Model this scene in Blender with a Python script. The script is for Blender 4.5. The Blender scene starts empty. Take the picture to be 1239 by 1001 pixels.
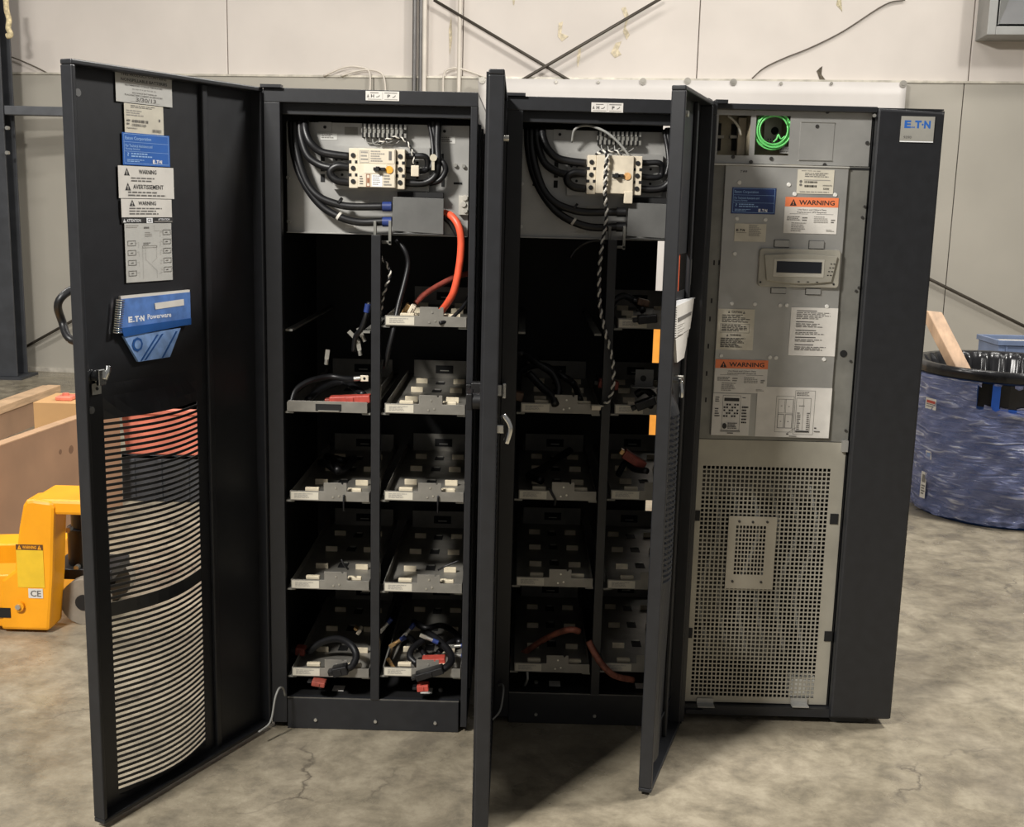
import bpy, math, random
import numpy as np
from mathutils import Vector, Matrix
random.seed(7)
SC = bpy.context.scene
COL = SC.collection

# ------------------------------------------------------------------ camera
FPX = 1392.17
CAMP = (0.7194, -3.2308, 1.5788)
_yaw, _pit, _rol = 0.0065, 0.1822, 0.0246
def _axes():
    cy, sy, cp, sp = math.cos(_yaw), math.sin(_yaw), math.cos(_pit), math.sin(_pit)
    F = np.array([-sy*cp, cy*cp, -sp]); R = np.array([cy, sy, 0.]); U = np.cross(R, F)
    c, s = math.cos(_rol), math.sin(_rol)
    return c*R + s*U, -s*R + c*U, F
CR, CU, CF = _axes()
CC = np.array(CAMP)
cam = bpy.data.cameras.new('camera'); camo = bpy.data.objects.new('camera', cam); COL.objects.link(camo)
cam.sensor_fit = 'HORIZONTAL'; cam.sensor_width = 36; cam.lens = FPX*36/1239; cam.clip_start = .05; cam.clip_end = 200
m = Matrix.Identity(4)
for i in range(3):
    m[i][0] = CR[i]; m[i][1] = CU[i]; m[i][2] = -CF[i]; m[i][3] = CC[i]
camo.matrix_world = m
SC.camera = camo

# ------------------------------------------------------------------ light
SC.view_settings.view_transform = 'Standard'; SC.view_settings.look = 'None'
SC.view_settings.gamma = 1; SC.view_settings.use_curve_mapping = False
SC.view_settings.exposure = 0.0
w = bpy.data.worlds.new('hall'); SC.world = w; w.use_nodes = True
bg = w.node_tree.nodes['Background']; bg.inputs[0].default_value = (1, .97, .94, 1); bg.inputs[1].default_value = .19
def area(name, loc, sx, sy, power, col=(1, .965, .91), target=None):
    L = bpy.data.lights.new(name, 'AREA'); L.shape = 'RECTANGLE'; L.size = sx; L.size_y = sy; L.energy = power; L.color = col
    o = bpy.data.objects.new(name, L); COL.objects.link(o); o.location = loc
    if target is not None:
        o.rotation_euler = (Vector(target)-Vector(loc)).to_track_quat('-Z', 'Y').to_euler()
    return o
area('hall_lamp', (-2.0, -3.6, 4.5), .9, .4, 470, target=(.6, -.4, .6))
area('hall_lamp', (4.8, 1.0, 5.2), 1.0, .5, 430, target=(-.2, -.3, 1.4))
area('hall_lamp', (-3.6, 2.2, 5.2), 2.0, .4, 175)
area('hall_lamp', (1.0, 3.2, 5.6), 2.4, .4, 80)
area('hall_lamp', (4.6, 3.4, 5.4), 2.0, .4, 70)

# ------------------------------------------------------------------ pixel reading -> world point on a real plane
def ray(u, v): return CF + CR*(u-619.5)/FPX - CU*(v-500.5)/FPX
def at(u, v, x=None, y=None, z=None):
    d = ray(u, v)
    t = (x-CC[0])/d[0] if x is not None else (y-CC[1])/d[1] if y is not None else (z-CC[2])/d[2]
    return CC + t*d
def atp(u, v, P, n):
    d = ray(u, v); return CC + d*(((np.array(P)-CC)@n)/(d@n))

# ------------------------------------------------------------------ materials
def lin(c): 
    c = c/255
    return c/12.92 if c <= .04045 else ((c+.055)/1.055)**2.4
def rgb(c): return (lin(c[0]), lin(c[1]), lin(c[2]), 1)
MATS = {}
def mat(name, col, rough=.5, metal=0, var=.12, scale=12, bump=0, bscale=200, emit=0, coords='Object', stretch=None, spec=.5):
    if name in MATS: return MATS[name]
    M = bpy.data.materials.new(name); M.use_nodes = True; nt = M.node_tree; b = nt.nodes['Principled BSDF']
    b.inputs['Roughness'].default_value = rough; b.inputs['Metallic'].default_value = metal
    b.inputs['Specular IOR Level'].default_value = spec
    if var > 0:
        tc = nt.nodes.new('ShaderNodeTexCoord'); src = tc.outputs[coords]
        if stretch:
            mp = nt.nodes.new('ShaderNodeMapping'); mp.inputs['Scale'].default_value = stretch
            nt.links.new(src, mp.inputs[0]); src = mp.outputs[0]
        n = nt.nodes.new('ShaderNodeTexNoise'); n.inputs['Scale'].default_value = scale; n.inputs['Detail'].default_value = 5
        nt.links.new(src, n.inputs['Vector'])
        r = nt.nodes.new('ShaderNodeValToRGB')
        c0 = rgb([x*(1-var) for x in col]); c1 = rgb([min(255, x*(1+var)) for x in col])
        r.color_ramp.elements[0].color = c0; r.color_ramp.elements[1].color = c1
        r.color_ramp.elements[0].position = .3; r.color_ramp.elements[1].position = .7
        nt.links.new(n.outputs['Fac'], r.inputs[0]); nt.links.new(r.outputs[0], b.inputs['Base Color'])
        if bump:
            n2 = nt.nodes.new('ShaderNodeTexNoise'); n2.inputs['Scale'].default_value = bscale; n2.inputs['Detail'].default_value = 3
            nt.links.new(src, n2.inputs['Vector'])
            bp = nt.nodes.new('ShaderNodeBump'); bp.inputs['Strength'].default_value = bump; bp.inputs['Distance'].default_value = .01
            nt.links.new(n2.outputs['Fac'], bp.inputs['Height']); nt.links.new(bp.outputs[0], b.inputs['Normal'])
    else:
        b.inputs['Base Color'].default_value = rgb(col)
    MATS[name] = M
    return M
BLACK = mat('black_powder_coat', (32, 33, 36), .4, 0, .08, 30, .05, 600)
INNER = mat('black_inner_paint', (17, 17, 18), .6, 0, .1, 20)
GALV = mat('galvanised_steel', (172, 171, 167), .42, .55, .06, 9)
GALVD = mat('dull_galvanised_steel', (128, 127, 121), .5, .4, .08, 14)
TRAYM = mat('zinc_tray_steel', (132, 129, 122), .45, .35, .08, 18)
CHROME = mat('chrome', (225, 225, 222), .18, 1, 0)
BOLT = mat('zinc_bolt', (200, 198, 190), .3, .8, 0)
DARK = mat('dark_hole', (14, 14, 15), .7, 0, 0)
RUB = mat('black_cable_rubber', (20, 20, 22), .42, 0, .15, 40)
CREAM = mat('cream_plastic', (214, 203, 182), .45, 0, .05, 30)
FOAM = mat('cream_spacer_foam', (216, 204, 178), .7, 0, .06, 40)
PAPER = mat('label_paper', (214, 210, 203), .55, 0, .03, 25)
PAPERB = mat('beige_label_paper', (202, 196, 180), .55, 0, .03, 25)
PAPERG = mat('grey_label_paper', (188, 187, 182), .5, 0, .03, 25)
INK = mat('black_ink', (38, 36, 36), .6, 0, 0)
INKG = mat('grey_ink', (105, 102, 98), .6, 0, 0)
INKL = mat('pale_grey_ink', (150, 146, 140), .6, 0, 0)
BLUEL = mat('blue_label', (40, 96, 176), .45, 0, .03, 20)
NAVYL = mat('navy_label', (38, 58, 112), .45, 0, .03, 20)
PBLUE = mat('pale_blue_ink', (150, 185, 228), .5, 0, 0)
ORANL = mat('orange_label', (232, 128, 82), .5, 0, .05, 20)
LOGOB = mat('logo_blue', (42, 98, 178), .45, 0, 0)
WHITEI = mat('white_ink', (235, 236, 238), .5, 0, 0)
REDP = mat('red_plastic', (176, 72, 60), .5, 0, .1, 40)
REDL = mat('maroon_plastic', (140, 66, 54), .55, 0, .12, 60)
ORC = mat('orange_cable_sheath', (228, 92, 62), .42, 0, .06, 40)
BLUES = mat('blue_heat_shrink', (40, 58, 116), .4, 0, .1, 40)
WIREW = mat('white_wire', (214, 210, 200), .5, 0, 0)
COPPER = mat('copper_lug', (196, 160, 110), .3, .7, .1, 60)
GREYW = mat('grey_wire', (150, 150, 146), .45, 0, 0)
COVER = mat('grey_cover', (98, 98, 96), .5, 0, .1, 10)
GREENW = mat('green_wire', (110, 208, 116), .4, 0, .05, 60)
YEL = mat('yellow_paint', (246, 164, 22), .38, 0, .05, 6)
DKGREY = mat('dark_grey_steel', (58, 60, 64), .5, 0, .1, 8)

# ------------------------------------------------------------------ mesh builder
OFF = [Vector((0, 0, 0))]
def catmull(pts, sub=6):
    P = [np.array(p, float) for p in pts]
    if len(P) < 3: return P
    P = [2*P[0]-P[1]] + P + [2*P[-1]-P[-2]]
    out = []
    for i in range(1, len(P)-2):
        for k in range(sub):
            t = k/sub
            out.append(.5*((2*P[i]) + (-P[i-1]+P[i+1])*t + (2*P[i-1]-5*P[i]+4*P[i+1]-P[i+2])*t*t + (-P[i-1]+3*P[i]-3*P[i+1]+P[i+2])*t**3))
    out.append(P[-2])
    return out
class MB:
    def __init__(s, M=None): s.v = []; s.f = []; s.m = []; s.M = M; s.sm = []
    def add(s, vs, fs, m=0, smooth=False):
        b = len(s.v)
        for p in vs:
            p = Vector(p)
            s.v.append(s.M @ p if s.M is not None else p)
        for f in fs:
            s.f.append([b+i for i in f]); s.m.append(m); s.sm.append(smooth)
        return s
    def box(s, x0, x1, y0, y1, z0, z1, m=0):
        return s.add([(x0,y0,z0),(x1,y0,z0),(x1,y1,z0),(x0,y1,z0),(x0,y0,z1),(x1,y0,z1),(x1,y1,z1),(x0,y1,z1)],
              [(0,3,2,1),(4,5,6,7),(0,1,5,4),(1,2,6,5),(2,3,7,6),(3,0,4,7)], m)
    def cyl(s, p0, p1, r, n=12, m=0, r2=None, smooth=True):
        p0 = Vector(p0); p1 = Vector(p1); d = (p1-p0).normalized(); r2 = r if r2 is None else r2
        a = d.orthogonal().normalized(); b = d.cross(a)
        vs = []
        for p, rr in ((p0, r), (p1, r2)):
            for i in range(n):
                t = 2*math.pi*i/n; vs.append(p + a*math.cos(t)*rr + b*math.sin(t)*rr)
        s.add(vs, [(i, (i+1) % n, n+(i+1) % n, n+i) for i in range(n)], m, smooth)
        s.add(vs[:n], [tuple(reversed(range(n)))], m); s.add(vs[n:], [tuple(range(n))], m)
        return s
    def tube(s, pts, r, n=8, m=0, sub=6, closed=False):
        P = [Vector(p) for p in (catmull(pts, sub) if sub > 1 else pts)]
        N = len(P); vs = []; a = None
        for i, p in enumerate(P):
            d = (P[min(i+1, N-1)] - P[max(i-1, 0)])
            if d.length < 1e-9: d = Vector((0, 0, 1))
            d.normalize()
            if a is None: a = d.orthogonal().normalized()
            a = (a - d*a.dot(d)).normalized(); b = d.cross(a)
            for k in range(n):
                t = 2*math.pi*k/n; vs.append(p + a*math.cos(t)*r + b*math.sin(t)*r)
        fs = [(i*n+k, i*n+(k+1) % n, (i+1)*n+(k+1) % n, (i+1)*n+k) for i in range(N-1) for k in range(n)]
        fs += [tuple(reversed(range(n))), tuple((N-1)*n+k for k in range(n))]
        return s.add(vs, fs, m, True)
    def prism(s, poly, y0, y1, m=0):            # poly in x,z (clockwise seen from -y or any), extruded along y
        n = len(poly)
        ar = sum(poly[i][0]*poly[(i+1) % n][1]-poly[(i+1) % n][0]*poly[i][1] for i in range(n))
        if ar < 0: poly = poly[::-1]
        vs = [(p[0], y0, p[1]) for p in poly] + [(p[0], y1, p[1]) for p in poly]
        fs = [tuple(range(n)), tuple(reversed(range(n, 2*n)))] + [(i, n+i, n+(i+1) % n, (i+1) % n) for i in range(n)]
        return s.add(vs, fs, m)
    def grid(s, xs, zs, skip=None, w=None, m=0):
        nx, nz = len(xs), len(zs)
        vs = [(x, (w(x, z) if w else 0), z) for z in zs for x in xs]
        fs = [(j*nx+i, j*nx+i+1, (j+1)*nx+i+1, (j+1)*nx+i) for j in range(nz-1) for i in range(nx-1) if not (skip and skip((xs[i]+xs[i+1])/2, (zs[j]+zs[j+1])/2))]
        return s.add(vs, fs, m)
    def build(s, name, mats, parent=None, bevel=0, solid=0, label=None, kind=None, offset=True):
        me = bpy.data.meshes.new(name)
        o = bpy.data.objects.new(name, me); COL.objects.link(o)
        org = OFF[0].copy() if offset else Vector((0, 0, 0))
        if parent is not None:
            r = parent
            while r.parent: r = r.parent
            org -= r.location; o.parent = parent
        me.from_pydata([tuple(p+org) for p in s.v], [], s.f)
        if not isinstance(mats, (list, tuple)): mats = [mats]
        for q in mats: me.materials.append(q)
        me.polygons.foreach_set('material_index', s.m); me.polygons.foreach_set('use_smooth', s.sm)
        me.update()
        if solid:
            q = o.modifiers.new('thickness', 'SOLIDIFY'); q.thickness = abs(solid); q.offset = 1 if solid > 0 else -1
        if bevel:
            q = o.modifiers.new('bevel', 'BEVEL'); q.width = bevel; q.segments = 2; q.limit_method = 'ANGLE'; q.angle_limit = math.radians(50)
        if label: o['label'] = label
        if kind: o['kind'] = kind
        return o
def tag(o, label, cat, group=None):
    o['label'] = label; o['category'] = cat
    if group: o['group'] = group
    return o
def thing(name, loc, label, cat, group=None):
    o = bpy.data.objects.new(name, None); COL.objects.link(o); o.location = Vector(loc) + OFF[0]; o.empty_display_size = .05
    return tag(o, label, cat, group)
def solo(mb, name, mats, label, cat, group=None, loc=None, **k):       # a thing that is one mesh, origin at its base centre
    o = mb.build(name, mats, None, **k)
    tag(o, label, cat, group)
    me = o.data
    n = len(me.vertices); co = np.empty(n*3); me.vertices.foreach_get('co', co); co = co.reshape(-1, 3)
    c = (co.min(0)+co.max(0))/2; c[2] = co[:, 2].min()
    me.vertices.foreach_set('co', (co-c).ravel()); o.location = c; me.update()
    return o
def dup(root, loc, label):
    r = root.copy(); COL.objects.link(r); r.location = Vector(loc); r['label'] = label
    for ch in list(root.children):
        c = ch.copy(); COL.objects.link(c); c.parent = r
        for g in ch.children:
            d = g.copy(); COL.objects.link(d); d.parent = c
    return r

# ------------------------------------------------------------------ printed labels
_TX = {}
def text_geo(t):
    if t not in _TX:
        cu = bpy.data.curves.new('lettering', 'FONT'); cu.body = t; cu.size = 1; cu.resolution_u = 2; cu.offset = .012 if len(t) > 8 else (.05 if t in 'ETN' else .024)
        ob = bpy.data.objects.new('lettering', cu)
        me = bpy.data.meshes.new_from_object(ob)
        vs = np.array([v.co[:2] for v in me.vertices]) if len(me.vertices) else np.zeros((1, 2))
        fs = [tuple(p.vertices) for p in me.polygons]
        bpy.data.objects.remove(ob); bpy.data.curves.remove(cu); bpy.data.meshes.remove(me)
        lo, hi = vs.min(0), vs.max(0); vs = (vs-lo)/np.maximum(hi-lo, 1e-6)
        _TX[t] = (vs, fs)
    return _TX[t]
class LF:                                            # a plane to stick things on: right, up and the outward normal
    def __init__(s, O, right, up=(0, 0, 1)):
        s.O = np.array(O, float); s.r = np.array(right, float); s.u = np.array(up, float); s.n = np.cross(s.r, s.u)
    def pix(s, u, v, off=0):
        X = atp(u, v, s.O+s.n*off, s.n) - s.O; return X@s.r, X@s.u
    def pt(s, a, b, c=0): return s.O + s.r*a + s.u*b + s.n*c
    def mat(s):                                      # local x = right, y = into the surface, z = up
        M = Matrix.Identity(4)
        for i in range(3): M[i][0] = s.r[i]; M[i][1] = -s.n[i]; M[i][2] = s.u[i]; M[i][3] = s.O[i]
        return M
def label(name, parent, F, rect, items, base=PAPER, lab=None, off=.001, px=True, thick=.0008):
    if px:
        q = [F.pix(*p, off=off) for p in rect]       # TL, TR, BR, BL in the photograph
        a0 = (q[0][0]+q[3][0])/2; a1 = (q[1][0]+q[2][0])/2; b1 = (q[0][1]+q[1][1])/2; b0 = (q[2][1]+q[3][1])/2
    else: a0, a1, b0, b1 = rect
    W, H = a1-a0, b1-b0
    mb = MB(F.mat()); mats = [base]
    mb.box(a0, a1, -off-thick, -off, b0, b1)
    def mi(q):
        if q not in mats: mats.append(q)
        return mats.index(q)
    lv = [0]
    def flat(poly, q):
        lv[0] += 1; y = -off-thick-.0003-.00001*lv[0]
        ar = sum(poly[i][0]*poly[(i+1) % len(poly)][1]-poly[(i+1) % len(poly)][0]*poly[i][1] for i in range(len(poly)))
        if ar < 0: poly = poly[::-1]
        mb.add([(p[0], y, p[1]) for p in poly], [tuple(range(len(poly)))], mi(q))
    X = lambda x: a0+W*x
    Z = lambda y: b1-H*y
    def rect_(x0, y0, x1, y1, q): flat([(X(x0), Z(y1)), (X(x1), Z(y1)), (X(x1), Z(y0)), (X(x0), Z(y0))], q)
    for it in items:
        k = it[0]
        if k == 'r': rect_(*it[1:])
        elif k == 't':
            _, s, x0, y0, x1, y1, q = it
            vs, fs = text_geo(s); lv[0] += 1; y = -off-thick-.0003-.00001*lv[0]
            mb.add([(X(x0+(x1-x0)*p[0]), y, Z(y1+(y0-y1)*p[1])) for p in vs], fs, mi(q))
        elif k == 'g':
            _, x0, y0, x1, y1, n, q, sd = it
            rr = random.Random(sd); h = (y1-y0)/n
            for i in range(n):
                x = x0; xe = x0+(x1-x0)*rr.uniform(.6, 1)
                while x < xe:
                    ww = (x1-x0)*rr.uniform(.06, .2); rect_(x, y0+i*h, min(x+ww, xe), y0+i*h+h*.5, q); x += ww+(x1-x0)*.025
        elif k == 'tri':
            _, cx, cy, ww, hh, q = it
            flat([(X(cx-ww/2), Z(cy+hh/2)), (X(cx+ww/2), Z(cy+hh/2)), (X(cx), Z(cy-hh/2))], q)
        elif k == 'o':
            _, x0, y0, x1, y1, th, q = it
            tx = th*H/W
            rect_(x0, y0, x1, y0+th, q); rect_(x0, y1-th, x1, y1, q); rect_(x0, y0, x0+tx, y1, q); rect_(x1-tx, y0, x1, y1, q)
        elif k == 'l':
            _, pts, th, q = it
            for p, p2 in zip(pts, pts[1:]):
                A = Vector((X(p[0]), Z(p[1]))); B = Vector((X(p2[0]), Z(p2[1]))); d = (B-A).normalized()*1.0
                nn = Vector((-d.y, d.x))*th*H/2
                flat([tuple(A+nn), tuple(A-nn), tuple(B-nn), tuple(B+nn)], q)
        elif k == 'c':
            _, cx, cy, rx, ry, q = it
            flat([(X(cx+rx*math.cos(t*math.pi/8)), Z(cy+ry*math.sin(t*math.pi/8))) for t in range(16)], q)
        elif k == 'bar':
            _, x0, y0, x1, y1, q, sd = it
            rr = random.Random(sd); x = x0
            while x < x1:
                ww = (x1-x0)*rr.choice((.012, .02, .03)); rect_(x, y0, min(x+ww, x1), y1, q); x += ww+(x1-x0)*rr.choice((.012, .02, .03))
    return mb.build(name, mats, parent, label=lab)
def logo(x0, y0, x1, y1, q):                         # the maker's mark: E, two low dots, T, mid dot, N
    w_, h = x1-x0, y1-y0
    return [('t', 'E', x0, y0, x0+.25*w_, y1, q), ('c', x0+.30*w_, y1-.12*h, .028*w_, .11*h, q), ('c', x0+.375*w_, y1-.12*h, .028*w_, .11*h, q),
            ('t', 'T', x0+.40*w_, y0, x0+.65*w_, y1, q), ('c', x0+.695*w_, y0+.5*h, .036*w_, .13*h, q), ('t', 'N', x0+.75*w_, y0, x1, y1, q)]
def warn_tri(cx, cy, w_, h, q=INK, fg=PAPER): return [('tri', cx, cy, w_, h, q), ('r', cx-.06*w_, cy-.12*h, cx+.06*w_, cy+.2*h, fg), ('r', cx-.06*w_, cy+.27*h, cx+.06*w_, cy+.38*h, fg)]

# ================================================================== the hall
def nodes_floor():
    M = bpy.data.materials.new('worn_concrete'); M.use_nodes = True; nt = M.node_tree; b = nt.nodes['Principled BSDF']; L = nt.links.new
    tc = nt.nodes.new('ShaderNodeTexCoord')
    def noise(sc, det, rough=.55, dist=0):
        n = nt.nodes.new('ShaderNodeTexNoise'); n.inputs['Scale'].default_value = sc; n.inputs['Detail'].default_value = det
        n.inputs['Roughness'].default_value = rough; n.inputs['Distortion'].default_value = dist; L(tc.outputs['Object'], n.inputs['Vector']); return n
    def ramp(src, stops):
        r = nt.nodes.new('ShaderNodeValToRGB'); e = r.color_ramp.elements
        e[0].position, e[0].color = stops[0][0], rgb(stops[0][1]); e[1].position, e[1].color = stops[-1][0], rgb(stops[-1][1])
        for p, c in stops[1:-1]:
            q = e.new(p); q.color = rgb(c)
        L(src, r.inputs[0]); return r
    def mix(f, a, c, mode='MIX'):
        x = nt.nodes.new('ShaderNodeMix'); x.data_type = 'RGBA'; x.blend_type = mode
        if isinstance(f, float): x.inputs[0].default_value = f
        else: L(f, x.inputs[0])
        L(a, x.inputs[6]); L(c, x.inputs[7]); return x.outputs[2]
    big = ramp(noise(1.1, 7, .62, .15).outputs['Fac'], [(.30, (130, 121, 105)), (.5, (154, 145, 127)), (.70, (172, 162, 144))])
    fine = ramp(noise(8, 9, .74, .2).outputs['Fac'], [(.34, (150, 150, 148)), (.5, (215, 213, 208)), (.64, (255, 255, 252))])
    c = mix(.75, big.outputs[0], fine.outputs[0], 'MULTIPLY')
    st = ramp(noise(3.3, 8, .68, .4).outputs['Fac'], [(.57, (0, 0, 0)), (.66, (255, 255, 255))])
    dk = nt.nodes.new('ShaderNodeRGB'); dk.outputs[0].default_value = rgb((96, 89, 78))
    f2 = nt.nodes.new('ShaderNodeMath'); f2.operation = 'MULTIPLY'; L(st.outputs[0], f2.inputs[0]); f2.inputs[1].default_value = .5
    c = mix(f2.outputs[0], c, dk.outputs[0])
    vor = nt.nodes.new('ShaderNodeTexVoronoi'); vor.feature = 'DISTANCE_TO_EDGE'; vor.inputs['Scale'].default_value = 1.1
    dn = noise(5, 5); mp = nt.nodes.new('ShaderNodeMix'); mp.data_type = 'RGBA'; mp.inputs[0].default_value = .22
    L(tc.outputs['Object'], mp.inputs[6]); L(dn.outputs['Color'], mp.inputs[7]); L(mp.outputs[2], vor.inputs['Vector'])
    cr = ramp(vor.outputs['Distance'], [(.0, (255, 255, 255)), (.006, (0, 0, 0))])
    cm = ramp(noise(1.7, 2).outputs['Fac'], [(.54, (0, 0, 0)), (.62, (255, 255, 255))])
    f3 = nt.nodes.new('ShaderNodeMath'); f3.operation = 'MULTIPLY'; L(cr.outputs[0], f3.inputs[0]); L(cm.outputs[0], f3.inputs[1])
    c = mix(f3.outputs[0], c, dk.outputs[0])
    L(c, b.inputs['Base Color'])
    rr = ramp(noise(4, 5).outputs['Fac'], [(.3, (110, 110, 110)), (.7, (190, 190, 190))])
    L(rr.outputs[0], b.inputs['Roughness'])
    bp = nt.nodes.new('ShaderNodeBump'); bp.inputs['Strength'].default_value = .15; bp.inputs['Distance'].default_value = .01
    L(noise(30, 6).outputs['Fac'], bp.inputs['Height']); L(bp.outputs[0], b.inputs['Normal'])
    return M
MB().box(-11, 12, -7, 9, -.2, 0).build('floor', nodes_floor(), kind='structure')

WD = np.array([8.1, -1.1, 0]); WD /= np.linalg.norm(WD)
WF = LF((-3.5, 6.85, 0), WD); WM = WF.mat()
LINER = mat('grey_wall_liner', (168, 163, 152), .55, 0, .04, 1.2)
INSUL = mat('white_insulation_facing', (212, 204, 196), .6, 0, .03, 1.5, .08, 6)
ZL = 2.545
wall = MB(WM).box(-6, 15, .03, .2, 0, 5.2).build('wall_back', mat('wall_backing', (172, 164, 152), .7), kind='structure')
def seam_s(u, v, off=0): return WF.pix(u, v, off)[0]
up = [-6, -4.2, -2.6, seam_s(3, 60), seam_s(275, 50), seam_s(560, 50), seam_s(845, 50), seam_s(1176, 50), 9.4, 11, 13, 15]
for a, b in zip(up, up[1:]):
    MB(WM).box(a+.003, b-.003, .0, .035, ZL, 5.2).build('wall_panel', INSUL, wall, bevel=.006)
lo = [-6, -4.2, -2.0, -.2, 1.4, 3.0, 4.6, seam_s(1165, 110), 9.4, 11, 13, 15]
lo = sorted(x for x in lo)
for a, b in zip(lo, lo[1:]):
    if b-a > .3: MB(WM).box(a+.003, b-.003, -.03, .03, 0.0, ZL-.006).build('liner_panel', LINER, wall, bevel=.003)
MB(WM).box(-6, 15, -.04, .0, ZL-.006, ZL+.01).build('liner_cap', mat('liner_cap_steel', (196, 190, 176), .4, .2), wall)
MB(WM).box(-6, 15, -.045, -.03, 0, .035).build('baseboard_back', mat('light_base_angle', (184, 178, 166), .5), kind='structure')
# black cable running along the upper wall, old stains and tears as thin patches
def wtube(px, r, off, sub=6): return MB().tube([WF.pt(*WF.pix(u, v, off), off) for u, v in px], r, 6, sub=sub)
STEELD = mat('dark_brace_steel', (74, 68, 60), .5, .3, .1, 20)
CONDW = mat('painted_conduit', (214, 206, 194), .5, 0, .04, 8)
CONDG = mat('grey_conduit', (108, 106, 104), .4, .5, .05, 10)
rod = wtube([(525, 0), (690, 98), (1125, 338), (1300, 425)], .0125, .07, 1)
solo(rod, 'brace_rod', STEELD, 'dark steel brace rod sloping down to the right, ending behind the blue tub', 'rod')
rod = wtube([(800, -2), (630, 98), (90, 387), (18, 427)], .0125, .10, 1)
solo(rod, 'brace_rod', STEELD, 'dark steel cross-brace rod sloping down to the left, ending at the dark column', 'rod')
for u0, u1, r, mt_, lb in ((500, 501, .017, CONDG, 'thicker grey conduit, left of the pair above the left cabinet'), (508, 508.5, .016, CONDG, 'slim grey conduit just right of the thicker grey one'),
                         (512.5, 513, .018, CONDW, 'white painted conduit beside the two grey conduits'), (553.5, 555, .016, CONDW, 'white painted conduit under the start of the brace rod, right of the grey conduits')):
    t_ = MB()
    p0, p1 = WF.pix(u0, -6, .06), WF.pix(u1, 108, .06)
    t_.cyl(WF.pt(p1[0], 1.0, .06), WF.pt(p1[0], 5.0, .06), r, 12)
    c_ = t_.build('wall_conduit', mt_)
    c2 = None
    for zz in (1.3, 2.3, 3.2):
        pass
    tag(c_, lb, 'conduit')
for px, lb in ((((391, 92), (415, 82), (433, 81), (447, 88), (447, 120)), 'thin white wire looping down behind the left cabinet, left of its twin'),
               (((412, 92), (432, 86), (452, 85), (464, 93), (467, 120)), 'thicker pale wire looping down beside the thin white one'),
               (((536, 120), (537, 90), (546, 83), (560, 84), (594, 96)), 'pale bent wire arching past the white conduits')):
    solo(wtube(px, .008, .06), 'wall_wire', CONDW, lb, 'wire')
solo(wtube([(910, 95), (925, 82), (950, 70), (980, 58), (1020, 38), (1070, 6), (1095, 0)], .0055, .02), 'wall_cable', mat('thin_dark_cable', (92, 84, 74), .6), 'thin dark cable sagging up across the white wall to the right', 'cable')
solo(wtube([(5, 66), (22, 72), (45, 82), (60, 90)], .006, .03), 'wall_cable', MATS['thin_dark_cable'], 'short thin cable at the top left beside the dark column', 'cable')
TEAR = mat('torn_facing', (178, 168, 140), .8, 0, .25, 60); TEARD = mat('dark_tear', (84, 76, 64), .8, 0, .3, 60)
def patch(px, mt_, nm):
    P = [WF.pix(u, v, .004) for u, v in px]
    MB(WM).prism([(a, b) for a, b in P], -.004, .0).build(nm, mt_, wall)
patch([(1013, 0), (1018, 0), (1019, 14), (1016, 10), (1012, 6)], TEAR, 'torn_patch')
patch([(988, 86), (992, 82), (995, 80), (994, 90), (999, 97), (992, 97), (990, 91)], TEARD, 'torn_patch')
for px in ([(752, 10), (757, 8), (761, 20), (757, 33), (762, 42), (758, 48), (754, 38), (757, 24)], [(745, 52), (752, 50), (748, 60), (752, 66), (744, 70), (739, 64)],
           [(676, 28), (681, 26), (679, 40), (688, 44), (680, 50), (675, 44)], [(700, 60), (703, 58), (702, 70), (699, 82), (698, 70)],
           [(620, 0), (623, 0), (622, 6), (621, 6)], [(543, 36), (546, 20), (547, 48), (544, 66)]):
    patch(px, mat('glue_stain', (204, 192, 166), .8, 0, .14, 40), 'glue_stain')

# dark column with a cross beam at the far left
YC = 6.35
p = at(21, 455, y=YC); pl = at(-26, 455, y=YC)
colx1 = p[0]; colx0 = pl[0]
c = thing('steel_column', ((colx0+colx1)/2, YC+.1, 0), 'dark grey steel column at the far left edge with a beam bolted to it', 'column')
mb = MB(); mb.box(colx0, colx1, YC, YC+.02, 0.02, 5.2).box(colx0, colx1, YC+.2, YC+.22, 0.02, 5.2).box((colx0+colx1)/2-.01, (colx0+colx1)/2+.01, YC+.02, YC+.2, .02, 5.2)
mb.build('column_shaft', DKGREY, c, bevel=.004)
MB().box(colx0-.06, colx1+.06, YC-.06, YC+.28, 0, .02).build('base_plate', DKGREY, c)
z1 = at(30, 128, y=YC)[2]; z0 = at(30, 139, y=YC)[2]
MB().box(colx1, colx1+1.9, YC+.02, YC+.14, z0, z1).build('cross_beam', mat('grey_beam_steel', (84, 86, 90), .5, 0, .08, 8), c, bevel=.006)
for v in (155, 185):
    q = at(10, v, y=YC); MB().cyl((q[0], YC, q[2]), (q[0], YC-.03, q[2]), .016, 8).build('bolt', BOLT, c)
ROPE = mat('yellowish_foam_rope', (206, 190, 150), .8, 0, .2, 40)
solo(MB().tube([at(u, v, y=YC-.05) for u, v in ((7, -4), (8, 12), (11, 24), (10, 34), (13, 42), (8, 44))], .022, 8), 'hanging_rope', ROPE, 'frayed cream rope end hanging at the very top left', 'rope')

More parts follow.
